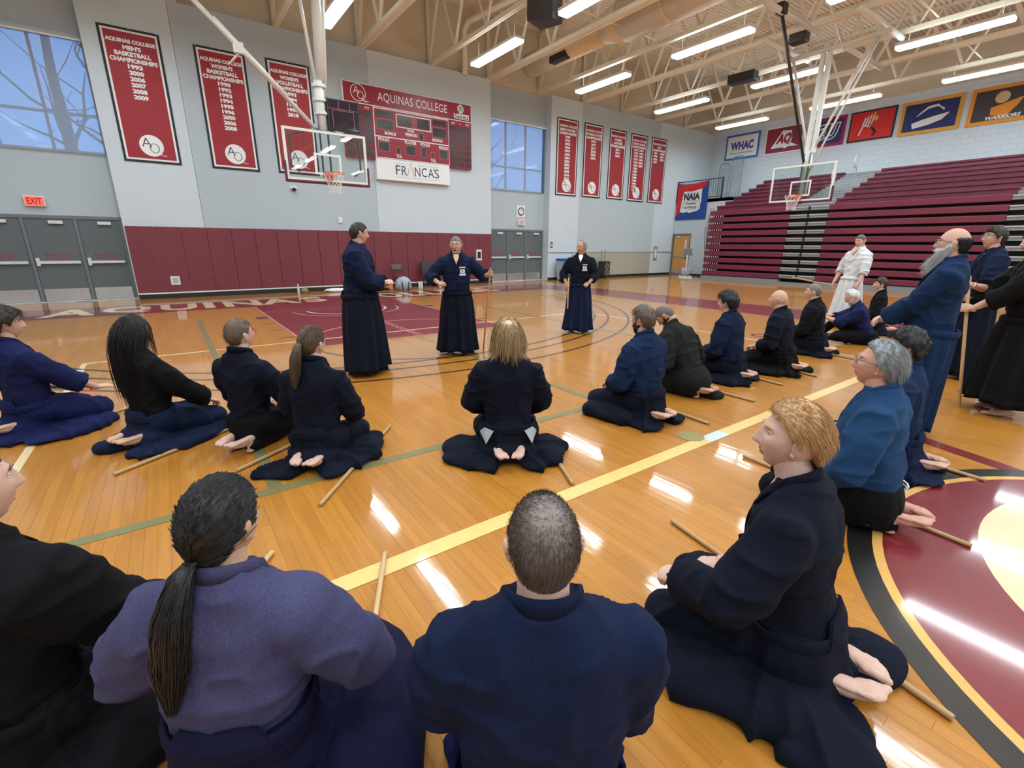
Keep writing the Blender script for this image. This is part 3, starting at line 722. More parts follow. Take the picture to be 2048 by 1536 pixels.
bar(g, 'header_beam', (-2.2, -.15, 7.42), (4.2, -.15, 7.42), .06)
sc_ = MB().bbox(-.83, -.10, -.14, -.02, 4.03, 4.68, .015).build('shot_clock', 'black_plastic', g)
MB().box(-.80, -.13, -.02, -.016, 4.06, 4.65).build('clock_glass', 'dark_glass', sc_)
ln = MB()
for x in (-.62, -.37): ln.box(x, x + .008, -.016, -.013, 4.48, 4.64)
ln.box(-.79, -.14, -.016, -.013, 4.47, 4.478).box(-.70, -.692, -.016, -.013, 4.08, 4.44).box(-.22, -.212, -.016, -.013, 4.08, 4.44).box(-.70, -.212, -.016, -.013, 4.44, 4.448)
ln.build('clock_lines', 'score_line', sc_)
# side basket in front of the bleachers
g = goal('basketball_goal', (13.10, -5.78, 0), PI / 2, 'glass basketball goal hanging in front of the maroon bleachers', False)
bar(g, 'mast', (0, -.22, 3.1), (0, -.22, 4.35), .11, n=14)
for s in (-.09, .09): MB().box(-.0 + s - .055, s + .055, -.30, -.18, 4.3, 7.0).build('mast', 'white_steel', g)
bar(g, 'header_beam', (1.15, -.22, 7.06), (-1.55, -.22, 7.10), .06)
for s, x in ((1, .95), (-1, -1.25)): bar(g, 'brace', (s * .05, -.22, 4.3), (x, -.22, 7.06), .036)
bar(g, 'brace', (-.02, -.12, 3.5), (-1.30, -.25, 7.05), .028)
bar(g, 'actuator', (.05, -.05, 4.05), (.02, 2.62, 7.36), .04, 'black_plastic')
bar(g, 'hanger_pipe', (1.10, -1.5, 7.32), (1.10, 1.2, 7.32), .075); bar(g, 'hanger_pipe', (0, .6, 7.32), (0, 3.4, 7.32), .075); bar(g, 'hanger_pipe', (-1.28, -1.85, 7.32), (-1.28, 1.25, 7.32), .075); bar(g, 'hanger_pipe', (-.08, -4.2, 7.32), (-.08, -1.2, 7.32), .075)
MB().bbox(-.30, .12, 1.55, 1.85, 6.78, 7.02, .03).build('winch', 'black_plastic', g); MB().bbox(-.1, .1, 2.5, 2.75, 7.25, 7.5, .02).build('hanger_clamp', 'black_plastic', g)

# ------------------------------------------------------------------ bleachers
SEC = [(0.15, -3.48), (-4.88, -9.86), (-11.26, -16.3), (-17.7, -22.7), (-24.1, -29)]
AIS = [(-3.48, -4.88), (-9.86, -11.26), (-16.3, -17.7), (-22.7, -24.1)]
bk = empty('bleachers', (17.6, 0, 0), label='folded maroon bleachers standing along the side of the gym', cat='bleachers')
MB().box(.37, .48, -29, .13, 0, 3.0).build('understructure', 'bleach_dark', bk)
for a, b in SEC: MB().box(-.05, .25, b, a, 0, .19).build('skirt_board', 'bleach_grey', bk)
for a, b in AIS: MB().box(-.05, .25, b, a, 0, .10).build('skirt_board', 'bleach_grey', bk)
seat_me = {}
for i in range(10):
    zt = .42 + .2985 * i; x = .012 * i
    for k, (a, b) in enumerate(SEC):
        key = round(a - b, 3)
        if key not in seat_me:
            mb = MB().bbox(0, .26, -key + .01, -.01, -.205, 0, .022); seat_me[key] = mesh_data('seat_row', mb.v, mb.f, 'bleach_maroon')
        o = bpy.data.objects.new('seat_row', seat_me[key]); link(o, bk); o.location = (x, a, zt)
    for k, (a, b) in enumerate(AIS):
        MB().box(x + .03, x + .28, b, a, zt - .17, zt - .07).mat(1).box(x - .0, x + .28, b, a, zt - .07, zt - .03).mat(2).box(x - .012, x + .06, (a + b) / 2 - .035, (a + b) / 2 + .035, zt - .15, zt - .03).build('aisle_step', ['bleach_grey', 'bleach_light', 'bleach_dark'], bk)
# end brackets and folded rails on the left end of the bank
for i in range(9):
    zt = .42 + .2985 * i
    mb = MB()
    for q in range(6): mb.box(-.01, .02, -.05 - q * .11, -.03 - q * .11, zt + .01, zt + .08)
    mb.build('end_bracket', 'white_trim', bk, kind='stuff')
def rail_loop(a, b, c, d, parent, r=.014, m='black_plastic'):
    MB().tube([a, b, c, d], r, 6).build('end_rail', m, parent)
er = empty('folded_guard_rail', (17.6, 0, 0), label='black folded guard rails standing at the left end of the bleachers', cat='railing')
for k, (zz, h) in enumerate(((1.05, 1.35), (1.35, 1.35), (1.65, 1.35), (1.95, 1.3))):
    rail_loop((.35 + .1 * k, .20, 0), (.15 + .1 * k, .34, zz + h), (.40 + .1 * k, .34, zz + h), (.55 + .1 * k, .20, 0), er)
ub = empty('upper_stand', (18.1, 0, 3.0), label='upper maroon seat rows with grey aisle steps under the team banners', cat='stand')
MB().box(.02, 4.38, -29, -.21, -2.99, -.02).build('upper_slab', 'bleach_dark', ub)
for i in range(7):
    x = .10 + .65 * i; zt = .36 + .235 * i
    for k, (a, b) in enumerate(SEC):
        a2 = a
        MB().bbox(x, x + .30, b + .01, a2 - .01, zt - .08, zt, .012).build('seat_row', 'bleach_maroon', ub)
        MB().box(x + .04, x + .62, b + .01, a2 - .01, zt - .34, zt - .09).build('riser', 'bleach_maroon', ub)
    for a, b in AIS:
        for h in (0, 1): MB().box(x + .32 * h, x + .32 + .32 * h, b + .01, a - .01, zt - .40, zt - .16 + .117 * h).mat(1).box(x + .32 * h, x + .32 * h + .05, b + .01, a - .01, zt - .16 + .117 * h, zt - .14 + .117 * h).build('aisle_step', ['bleach_grey', 'bleach_light'], ub)
for y in (-4.15, -10.5):
    for i in (2, 5):
        x = .2 + .65 * i; z = .36 + .235 * i
        MB().tube([(x, y, z - .2), (x, y, z + .75), (x - .05, y, z + .86), (x - .30, y, z + .70), (x - .38, y, z + .45), (x - .2, y, z + .30), (x, y, z + .28)], .022, 7).build('aisle_handrail', 'alu', ub, smooth=True)
# platform rail, racks and association banner
rl = empty('platform_railing', (19.62, 0, 3.86), label='black steel railing on the platform above the wooden side door', cat='railing')
for y in (3.42, .85): MB().box(-.03, .03, y - .03, y + .03, 0, .97).build('post', 'black_plastic', rl)
for z in (.93, .08): MB().box(-.018, .018, .88, 3.39, z - .018, z + .018).build('rail', 'black_plastic', rl)
for k in range(20): MB().tube([(0, 1.0 + k * .12, .09), (0, 1.0 + k * .12, .92)], .009, 5).build('baluster', 'black_plastic', rl)
for y, h, s in ((2.05, 5.30, 'shorter'), (1.35, 5.58, 'taller')):
    rk = empty('rail_rack', (21.6, y, 3.86), label='%s of two grey barred gates standing on the platform behind the railing' % s, cat='gate', group='barred gates on the platform')
    H = h - 3.86 + .45
    MB().tube([(0, -.28, 0), (0, -.28, H - .08), (0, -.2, H), (0, .2, H), (0, .28, H - .08), (0, .28, 0)], .022, 6).build('gate_frame', 'door_frame_grey', rk)
    for q in range(5): MB().tube([(0, -.19 + q * .095, .05), (0, -.19 + q * .095, H - .02)], .010, 5).build('gate_bar', 'door_frame_grey', rk)
nb = empty('association_banner', (19.55, 2.45, 2.88), -PI / 2, 'red, white and blue NAIA banner hanging from the platform railing', 'banner')
# local: x -> along -Y world (to the right), z up, -y towards the court
def sheet(poly, y, m, nm, parent, th=.004, wav=.012):
    n = len(poly)
    f = lambda p: y + wav * math.sin(p[0] * 7 + p[1] * 2)
    v = [(p[0], f(p), p[1]) for p in poly] + [(p[0], f(p) + th, p[1]) for p in poly]
    fc = [tuple(range(n)), tuple(range(2 * n - 1, n - 1, -1))] + [(k, k + n, (k + 1) % n + n, (k + 1) % n) for k in range(n)]
    return obj(nm, v, fc, m, parent)
def gridpoly(x0, x1, z0, z1, k=8):
    P = [(x0 + (x1 - x0) * i / k, z0) for i in range(k + 1)] + [(x1, z0 + (z1 - z0) * i / k) for i in range(1, k + 1)] + [(x1 - (x1 - x0) * i / k, z1) for i in range(1, k + 1)] + [(x0, z1 - (z1 - z0) * i / k) for i in range(1, k)]
    return P
sheet([(-.92, 0), (.9, 0), (.92, 1.86), (.5, 1.82), (0, 1.76), (-.5, 1.78), (-.9, 1.84)], 0, 'blue_cloth', 'cloth', nb)
sheet([(-.915, .18), (-.6, .42), (-.56, 1.40), (0, 1.36), (.6, 1.48), (.92, 1.83), (.5, 1.80), (0, 1.74), (-.5, 1.76), (-.89, 1.82)], -.008, 'red_cloth', 'red_corner', nb)
sheet([(-.66, .42), (-.45, .36), (-.25, .40), (-.05, .34), (.15, .40), (.35, .42), (.52, .52), (.56, .9), (.54, 1.5), (.0, 1.40), (-.50, 1.42), (-.60, .9)], -.016, 'white', 'white_field', nb)
mb = MB(); add_text(mb, 'NAIA', (0, -.034, 1.15), RT, UP, h=.34, w=.95, bold=.05); add_text(mb, 'Champions', (-.02, -.036, .80), RT, UP, h=.12, w=.62, bold=.02); add_text(mb, 'of Character', (-.02, -.036, .64), RT, UP, h=.12, w=.72, bold=.02)
V = []
for k in range(41): a = PI * k / 40 * 2; V += [(.55 * math.cos(a), -.034, .74 + .22 * math.sin(a)), (.53 * math.cos(a), -.034, .74 + .205 * math.sin(a))]
mb.add(V, [(2 * k, 2 * k + 2, 2 * k + 3, 2 * k + 1) for k in range(40)])
mb.build('lettering', 'navy_text', nb)

# ------------------------------------------------------------------ team banners on the side wall
def team(y0, y1, z0, z1, label, border, fieldm, bw, deco):
    t = empty('team_banner', (XW - .012, (y0 + y1) / 2, z0), -PI / 2, label, 'banner', 'team banners on the side wall')
    w = abs(y1 - y0) / 2; h = z1 - z0
    MB().box(-w, w, -.02, 0, 0, h).build('border', border, t)
    MB().box(-w + bw, w - bw, -.026, -.02, bw, h - bw).build('field', fieldm, t)
    deco(t, w, h)
def d_whac(t, w, h):
    mb = MB(); add_text(mb, 'WHAC', (0, -.03, h * .54), RT, UP, h=.42, w=1.25, bold=.05); mb.build('lettering', 'purple_text', t)
    MB().box(-.62, .62, -.03, -.026, .28, .34).build('underline', 'pale_cloth', t)
def d_aq(t, w, h):
    V = [(-.62, .22), (-.1, 1.05), (.35, 1.0), (.42, .6), (.36, .42), (.75, .22), (.25, .22), (.1, .14), (0, .22)]
    sheet([(p[0], p[1]) for p in V], -.032, 'navy_cloth', 'emblem_shadow', t, wav=0); sheet([((p[0]) * .95, .05 + p[1] * .93) for p in V], -.036, 'white', 'emblem_plate', t, wav=0)
    mb = MB(); add_text(mb, 'AQ', (.02, -.042, .62), RT, UP, h=.52, w=.68, bold=.06, shear=.2); mb.build('lettering', 'maroon_cloth', t)
def d_cu(t, w, h):
    mb = MB(); add_text(mb, 'CU', (0, -.03, h * .5), RT, UP, h=.72, w=1.05, bold=.09, shear=.25); mb.build('lettering_outline', 'white', t)
    mb = MB(); add_text(mb, 'CU', (0, -.034, h * .5), RT, UP, h=.62, w=.95, bold=.02, shear=.25); mb.build('lettering', 'navy_cloth', t)
def d_red(t, w, h):      # plain generic strokes in the colours of the figure
    mb = MB()
    for k in range(4): mb.tube([(-.32 + k * .10, -.034, .62), (-.26 + k * .11, -.034, .92 + .05 * k)], .03, 5)
    mb.tube([(-.42, -.034, .25), (-.3, -.034, .62), (-.05, -.034, .55)], .035, 5); mb.build('white_strokes', 'white', t)
    MB().tube([(.05, -.034, .5), (.2, -.034, .3), (.1, -.034, .18)], .05, 5).build('dark_strokes', 'banner_black', t)
    MB().ell((.12, -.032, .85), (.1, .006, .1)).build('yellow_spot', 'yellow_cloth', t)
def d_navy(t, w, h):
    sheet([(-.55, .42), (-.50, .22), (.02, .30), (.40, .42), (.62, .66), (.2, .60), (-.2, .52)], -.034, 'white', 'name_plate', t, wav=0)
    mb = MB()
    for k in range(3): mb.tube([(-.42 + .05 * k, -.034, .66 + .05 * k), (-.1, -.034, .90 + .03 * k), (.2, -.034, .95 + .02 * k), (.42, -.034, .82 - .03 * k)], [.015, .022, .025, .012], 5)
    mb.build('white_swoosh', 'white', t)
def d_war(t, w, h):
    sheet([(-.35, .30), (.10, .22), (.35, .55), (.45, .78), (.15, .70), (-.10, .62), (-.38, .55)], -.034, 'orange_cloth', 'orange_shape', t, wav=0)
    MB().ell((-.12, -.030, .86), (.2, .006, .2)).build('pale_disc', 'oak_pale', t)
    mb = MB(); add_text(mb, 'WARRIORS', (0, -.036, .20), RT, UP, h=.13, w=.95, bold=.04, shear=.2); mb.build('lettering', 'white', t)
team(2.69, .84, 6.03, 7.26, 'white team banner with blue border reading WHAC', 'royal', 'white', .10, d_whac)
team(.52, -1.28, 6.03, 7.24, 'maroon team banner with white AQ letters beside the WHAC banner', 'white', 'maroon_cloth', .05, d_aq)
team(-1.45, -3.05, 6.03, 7.25, 'navy team banner with maroon border and white outlined letters behind the basket poles', 'magenta_cloth', 'navy_cloth', .13, d_cu)
team(-3.20, -4.90, 6.03, 7.25, 'bright red team banner with black border and small white strokes', 'banner_black', 'red_cloth', .07, d_red)
team(-5.06, -7.01, 5.99, 7.25, 'navy team banner with yellow border and white name plate', 'yellow_cloth', 'navy_cloth', .13, d_navy)
team(-7.20, -9.20, 5.98, 7.26, 'charcoal team banner with orange border reading WARRIORS', 'orange_cloth', 'charcoal_cloth', .13, d_war)

# ------------------------------------------------------------------ small things on the walls
def exit_sign(x, z, label, lit):
    y = RC
    r = empty('exit_sign', (x, y, z), label=label, cat='exit sign')
    MB().bbox(-.19, .19, -.08, -.002, -.12, .12, .01).build('sign_box', 'exit_face' if not lit else 'white', r)
    if lit: MB().box(-.175, .175, -.084, -.08, -.105, .105).build('sign_face', 'exit_red', r)
    text_obj('lettering', 'EXIT', (0, -.088, 0), RT, UP, 'exit_dull' if not lit else 'exit_letter', r, h=.15, w=.27, bold=.02)
    if not lit: pass
exit_sign(-5.83, 2.50, 'red lit EXIT sign above the left grey doors', True)
exit_sign(9.38, 2.47, 'pale EXIT sign with red letters under the wall clock', False)
ck = empty('wall_clock', (9.36, RC, 2.92), label='round wall clock behind a square guard above the right doors', cat='clock')
MB().box(-.22, .22, -.02, -.002, -.24, .24).build('guard_plate', 'white', ck)
def ydisc(mb, y, r0, r1, n=32):
    V = []
    for k in range(n): a = 2 * PI * k / n; V += [(r0 * math.cos(a), y, r0 * math.sin(a)), (r1 * math.cos(a), y, r1 * math.sin(a))]
    mb.add(V, [(2 * k, 2 * ((k + 1) % n), 2 * ((k + 1) % n) + 1, 2 * k + 1) for k in range(n)]); return mb
ydisc(MB(), -.05, .125, .165).build('clock_rim', 'black_plastic', ck); ydisc(MB(), -.045, .0, .13).build('clock_face', 'white', ck)
MB().tube([(0, -.05, 0), (.05, -.05, .06)], .008, 5).build('hour_hand', 'black_plastic', ck); MB().tube([(0, -.052, 0), (-.01, -.052, .11)], .006, 5).build('minute_hand', 'black_plastic', ck)
c_ = empty('security_camera', (.19, Y1, 3.19), label='white dome camera with black eye below the left backboard edge', cat='camera')
MB().lathe([(.09, 0), (.11, .03), (.11, .08), (.06, .10)], (0, 0, -.05), 16).build('mount', 'white', c_); MB().ell((0, -.07, -.04), (.06, .06, .06)).build('lens_dome', 'black_plastic', c_)
def plate(name, x, z, w, h, m, label, cat, d=.05, inner=None):
    r = MB().bbox(x - w / 2, x + w / 2, Y1 - d, Y1 - .001, z - h / 2, z + h / 2, .008).build(name, m, label=label, cat=cat)
    if inner: MB().box(x - w * .3, x + w * .3, Y1 - d - .006, Y1 - d, z - h * .3, z + h * .3).build('inset', inner, r)
    return r
plate('thermostat', 1.53, 2.29, .13, .18, 'white', 'small white thermostat box on the wall above the pads', 'thermostat', inner='exit_face')
plate('outlet_box', -3.28, .49, .22, .24, 'exit_face', 'pale grey outlet box low on the maroon pads', 'outlet', d=.07, inner='grey_plastic')
plate('switch_box', 6.92, 1.13, .25, .42, 'exit_face', 'white switch cabinet on the maroon pads beside the right doors', 'cabinet', d=.09, inner='black_plastic')
plate('door_sign', 10.82, 1.54, .13, .26, 'black_plastic', 'small black sign on the wall right of the doors', 'sign', d=.012, inner='grey_plastic')
plate('hose_cabinet', 18.2, 1.14, .32, .75, 'steel', 'tall steel wall cabinet with glass near the corner', 'cabinet', d=.02, inner='exit_face')
plate('wall_sensor', 11.82, 2.35, .10, .06, 'white', 'tiny white sensor on the wall above the recycling bins', 'sensor', d=.04)
plate('wall_hook', 12.1, 1.12, .05, .16, 'grey_plastic', 'small grey latch on the wall rail above the bins', 'latch', d=.03)
# loudspeakers under the joists
lp = empty('loudspeaker', (5.55, -2.2, 6.98), .5, 'large dark loudspeaker hanging under the joists above the scoreboard', 'loudspeaker')
MB().add([(-.35, -.35, 0), (.35, -.35, .1), (.45, .3, .1), (-.45, .3, .0), (-.35, -.35, .62), (.35, -.35, .62), (.45, .3, .62), (-.45, .3, .62)], [(0, 3, 2, 1), (4, 5, 6, 7), (0, 1, 5, 4), (1, 2, 6, 5), (2, 3, 7, 6), (3, 0, 4, 7)]).build('cabinet', 'charcoal_cloth', lp)
MB().tube([(0, 0, .6), (0, 0, 2.5)], .02, 6).build('hanger', 'steel_tan', lp)
lp = empty('loudspeaker', (13.9, -2.9, 7.0), .1, 'small black loudspeaker hanging left of the side basket poles', 'loudspeaker')
MB().bbox(-.2, .2, -.45, .45, 0, .28, .02).build('cabinet', 'black_plastic', lp); MB().tube([(0, 0, .27), (0, 0, 2.5)], .02, 6).build('hanger', 'steel_tan', lp)

# ------------------------------------------------------------------ things along the end wall
def chair(x, y, rz, label):
    c = empty('folding_chair', (x, y, 0), rz, label, 'chair', 'folding chairs by the wall pads')
    MB().bbox(-.2, .2, -.2, .2, .42, .445, .01).build('seat', 'mat_maroon', c)
    MB().bbox(-.2, .2, .19, .215, .66, .84, .01).build('backrest', 'chair_grey', c)
    for s in (-1, 1):
        MB().tube([(s * .21, -.22, 0), (s * .21, .20, .84)], .012, 6).build('leg', 'black_plastic', c)
        MB().tube([(s * .19, .24, 0), (s * .19, -.14, .43)], .012, 6).build('leg', 'black_plastic', c)
    MB().tube([(-.19, .14, .11), (.19, .14, .11)], .009, 5).build('stretcher', 'black_plastic', c)
    return c
chair(3.30, 2.95, .12, 'dark folding chair with grey backrest by the maroon pads')
chair(4.45, 2.95, -.10, 'folding chair with a dark jacket over its back by the maroon pads')
jk = MB().bbox(4.24, 4.68, 3.085, 3.125, .46, .88, .015).bbox(4.24, 4.68, 3.18, 3.22, .50, .88, .015).bbox(4.24, 4.68, 3.085, 3.22, .85, .90, .02).build('jacket', 'charcoal_cloth', label='dark jacket hung over the back of a folding chair', cat='jacket', smooth=True)
def blob(name, c, r, m, label, cat, seed, squash=.25):
    mb = MB().ell((0, 0, 0), r, 20, 12); V = np.array(mb.v); rg = np.random.default_rng(seed); k = rg.uniform(4, 11, (6, 3)); p = rg.uniform(0, 6, 6)
    d = sum(np.sin(V / np.array(r) * kk * .4 @ np.ones(3) + V @ kk * 2 + pp) for kk, pp in zip(k, p)) / 6
    V = V * (1 + squash * d[:, None]); V[:, 2] = np.maximum(V[:, 2], -r[2] * .75); V[:, 2] -= V[:, 2].min()
    o = obj(name, V, mb.f, m, smooth=True, label=label, cat=cat); o.location = c; return o
blob('duffel_bag', (2.42, 2.70, 0), (.42, .22, .20), 'charcoal_cloth', 'black duffel bag on the floor behind the tall standing instructor', 'bag', 1)
bp = blob('backpack', (3.15, 2.30, 0), (.28, .2, .26), 'pale_cloth', 'pale grey backpack with dark straps in front of the folding chair', 'backpack', 2)
for s in (-.1, .1): MB().tube([(s, -.2, .02), (s * 1.2, -.21, .25), (s, -.02, .40)], .018, 5).build('strap', 'black_plastic', bp)
jh = blob('sports_jacket', (5.05, 2.45, 0), (.24, .24, .30), 'blue_cloth', 'navy and white jacket heaped beside the centre instructor', 'jacket', 3)
MB().ell((-.05, -.22, .36), (.09, .05, .12)).ell((.12, -.2, .34), (.06, .05, .13)).build('white_panel', 'white', jh, smooth=True)
def bottle(x, y, label, h=.22, m='bottle'):
    b = empty('water_bottle', (x, y, 0), label=label, cat='bottle', group='water bottles by the wall')
    MB().lathe([(.033, 0), (.036, .01), (.036, h * .7), (.016, h * .88), (.016, h * .92)], n=12).build('body', m, b, smooth=True)
    MB().lathe([(.019, h * .91), (.019, h)], n=10).build('cap', 'white', b)
bottle(3.82, 2.45, 'left of two clear bottles standing by the folding chairs', .26); bottle(3.92, 2.47, 'right of two clear bottles standing by the folding chairs', .26)
bottle(4.62, 2.40, 'small white bottle near the heaped jacket'); bottle(-.15, 2.85, 'tall pale bottle below the thermostat at the wall base', .30)
blob('gloves', (.05, 2.95, 0), (.12, .08, .10), 'floor_green', 'small green bundle beside the pale bottle', 'bundle', 5)
blob('towel', (1.0, 2.85, 0), (.36, .16, .07), 'white', 'folded white towel on the floor at the wall base', 'towel', 6)
MB().box(4.45, 4.75, .60, .64, .003, .25).mat(1).box(4.47, 4.73, .595, .60, .10, .16).build('paper_sign', ['white', 'navy_text'], label='white folded paper sign standing on the floor lettering', cat='sign')
# bins, trolley speaker, kit, exercise bike
def bin_(x, y, lid, label):
    b = empty('recycling_bin', (x, y, 0), 0.1, label, 'bin', 'bins by the right doors')
    v = [(-.24, -.2, .02), (.24, -.2, .02), (.24, .2, .02), (-.24, .2, .02), (-.29, -.25, .86), (.29, -.25, .86), (.29, .25, .86), (-.29, .25, .86)]
    obj('body', v, [(0, 3, 2, 1), (4, 5, 6, 7), (0, 1, 5, 4), (1, 2, 6, 5), (2, 3, 7, 6), (3, 0, 4, 7)], 'grey_plastic', b)
    MB().bbox(-.31, .31, -.27, .27, .86, .96, .02).build('lid', lid, b)
    MB().box(-.07, .07, -.262, -.235, .35, .72).build('label_plate', 'door_frame_grey', b)
bin_(11.25, 3.0, 'blue_plastic', 'grey recycling bin with blue lid right of the doors'); bin_(11.95, 3.0, 'black_plastic', 'grey bin with black lid next to the blue-lidded bin')
blob('kit_bag', (10.95, 2.15, 0), (.35, .2, .22), 'charcoal_cloth', 'dark kit bag on the floor in front of the bins', 'bag', 8)
MB().bbox(10.6, 12.2, 2.48, 2.64, .002, .10, .02).build('rolled_mat', 'black_plastic', label='long black rolled mat on the floor before the bins', cat='mat')
ts = empty('trolley_speaker', (13.95, 3.12, 0), 0, 'black trolley loudspeaker with raised handle against the tan dado', 'loudspeaker')
MB().bbox(-.22, .22, -.2, .2, .08, .80, .03).build('cabinet', 'black_plastic', ts)
for z in (.28, .58): ydisc(MB(), -.205, .05, .15, 24).build('driver', 'chair_grey', ts).location = (0, 0, z)
MB().tube([(-.11, .1, .78), (-.11, .1, 1.34), (.11, .1, 1.34), (.11, .1, .78)], .014, 6).build('handle', 'chair_grey', ts)
for s in (-1, 1): MB().tube([(s * .17, .15, .06), (s * .22, .15, .06)], .06, 12).build('wheel', 'black_plastic', ts)
eb = empty('exercise_bike', (18.35, 1.55, 0), 2.2, 'grey exercise bike with black saddle beside the bleachers', 'exercise bike')
MB().bbox(-.22, .22, -.28, .32, .12, .46, .08).build('flywheel_cover', 'grey_plastic', eb, smooth=False)
MB().box(-.03, .03, -.55, .60, .03, .08).box(-.3, .3, -.56, -.50, 0, .06).box(-.3, .3, .56, .62, 0, .06).build('base', 'white_trim', eb)
MB().tube([(0, .34, .3), (0, .42, 1.15)], .045, 8).build('front_post', 'white_trim', eb); MB().tube([(0, -.15, .4), (0, -.32, .92)], .03, 8).build('seat_post', 'black_plastic', eb)
MB().bbox(-.11, .11, -.48, -.2, .90, .97, .025).build('saddle', 'black_plastic', eb)
MB().bbox(-.2, .2, .36, .46, 1.08, 1.42, .03).build('console', 'door_frame_grey', eb)
MB().tube([(-.26, .05, 1.12), (-.22, .38, 1.10), (.22, .38, 1.10), (.26, .05, 1.12)], .018, 6).build('handlebar', 'black_plastic', eb)
for s in (-1, 1): MB().box(s * .24 - .05, s * .24 + .05, -.05 + s * .1, .07 + s * .1, .24, .27).build('pedal', 'black_plastic', eb)

# ------------------------------------------------------------------ people: shape tools
def vnoise(P, seed=0):
    P = np.asarray(P, float); I = np.floor(P).astype(np.int64); Fq = P - I; Fq = Fq * Fq * (3 - 2 * Fq)
    def h(ix, iy, iz):
        n = (ix * 374761393 + iy * 668265263 + iz * 1274126177 + seed * 974634533) & 0xffffffff
        n = ((n ^ (n >> 13)) * 1103515245) & 0xffffffff
        return ((n ^ (n >> 16)) & 0xffff) / 32767.5 - 1.0
    r = 0
    for dx in (0, 1):
        for dy in (0, 1):
            for dz in (0, 1):
                w = (Fq[:, 0] if dx else 1 - Fq[:, 0]) * (Fq[:, 1] if dy else 1 - Fq[:, 1]) * (Fq[:, 2] if dz else 1 - Fq[:, 2])
                r = r + w * h(I[:, 0] + dx, I[:, 1] + dy, I[:, 2] + dz)
    return r
def remesh(mb, voxel, it=5):
    me = bpy.data.meshes.new('tmp'); me.from_pydata(mb.v, [], mb.f); me.update()
    o = bpy.data.objects.new('tmp', me); COL.objects.link(o)
    m = o.modifiers.new('r', 'REMESH'); m.mode = 'VOXEL'; m.voxel_size = voxel
    if it: s = o.modifiers.new('s', 'SMOOTH'); s.iterations = it; s.factor = 0.5
    dg = bpy.context.evaluated_depsgraph_get(); ev = o.evaluated_get(dg); em = ev.to_mesh()
    n = len(em.vertices); V = np.empty(n * 3); em.vertices.foreach_get('co', V); V = V.reshape(-1, 3)
    Nn = np.empty(n * 3); em.vertices.foreach_get('normal', Nn); Nn = Nn.reshape(-1, 3)
    F_ = [tuple(p.vertices) for p in em.polygons]
    ev.to_mesh_clear(); bpy.data.objects.remove(o); bpy.data.meshes.remove(me)
    return V, F_, Nn
def unit(v): v = np.asarray(v, float); return v / (np.linalg.norm(v) + 1e-9)
def frame(x, z):                       # columns: x dir, y, z dir
    x = unit(x); z = np.asarray(z, float); z = unit(z - x * (z @ x)); y = np.cross(z, x)
    return np.stack([x, y, z], 1)
def rotx(a): c, s = math.cos(a), math.sin(a); return np.array([[1, 0, 0], [0, c, -s], [0, s, c]])
def roty(a): c, s = math.cos(a), math.sin(a); return np.array([[c, 0, s], [0, 1, 0], [-s, 0, c]])
def rotz(a): c, s = math.cos(a), math.sin(a); return np.array([[c, -s, 0], [s, c, 0], [0, 0, 1]])
def capsule(mb, a, b, ra, rb, n=14):
    a, b = np.array(a, float), np.array(b, float); d = unit(b - a)
    pts = [a - d * ra * k for k in (.98, .8, .45)] + [a, a * .5 + b * .5, b] + [b + d * rb * k for k in (.45, .8, .98)]
    rr = [ra * math.sqrt(1 - k * k) for k in (.98, .8, .45)] + [ra, (ra + rb) / 2, rb] + [rb * math.sqrt(1 - k * k) for k in (.45, .8, .98)]
    mb.tube(pts, rr, n)
def loft(mb, rings, n=28, e=2.3):
    """rings: (centre, x axis, y axis, rx, ry)"""
    V = []
    for c, ax, ay, rx, ry in rings:
        for k in range(n):
            t = 2 * PI * k / n; ct, st = math.cos(t), math.sin(t)
            V.append(np.array(c) + np.array(ax) * rx * math.copysign(abs(ct) ** (2 / e), ct) + np.array(ay) * ry * math.copysign(abs(st) ** (2 / e), st))
    F_ = [(i * n + k, i * n + (k + 1) % n, (i + 1) * n + (k + 1) % n, (i + 1) * n + k) for i in range(len(rings) - 1) for k in range(n)]
    F_ += [tuple(range(n))[::-1], tuple((len(rings) - 1) * n + k for k in range(n))]
    mb.add(V, F_)
# hands and feet: one shape per pose
def make_hand(curl, thumb):
    mb = MB()
    mb.tube([(-.035, 0, 0), (0, 0, 0), (.02, 0, 0)], [.024, .024, .026], 12, squash=None)
    mb.ell((.048, 0, 0), (.056, .040, .016)); mb.ell((.075, .0, .002), (.026, .040, .014)); mb.ell((.03, .026, -.006), (.032, .02, .016))
    for k, (y, L) in enumerate(((.031, .072), (.0105, .080), (-.0105, .075), (-.031, .058))):
        p = np.array([.084 - abs(y) * .15, y, .002]); a = 0; pts = [p - np.array([.015, 0, 0]), p]; r = [.0095, .0095]
        for s, c in zip((.45, .31, .24), curl):
            a += math.radians(c * (1 + .06 * k)); p = p + L * s * np.array([math.cos(a), y * 1.2, -math.sin(a)]); pts.append(p); r.append(.0095 - .0012 * len(r) * .6)
        mb.tube(pts, r, 8); mb.ell(tuple(pts[-1]), (.0072, .0072, .0072), 8, 6)
    p = np.array([.028, .034, -.006]); pts = [np.array([.015, .02, -.004]), p]; a = math.radians(thumb[0]); b = 0
    for L, c in ((.034, thumb[1]), (.028, thumb[2])):
        b += math.radians(c); d = np.array([math.cos(a - b * .6), math.sin(a - b * .6), -math.sin(b) * .8]); p = p + unit(d) * L; pts.append(p)
    mb.tube(pts, [.013, .0125, .011, .009], 8); mb.ell(tuple(pts[-1]), (.009, .009, .009), 8, 6)
    return remesh(mb, .0042, 2)[:2]
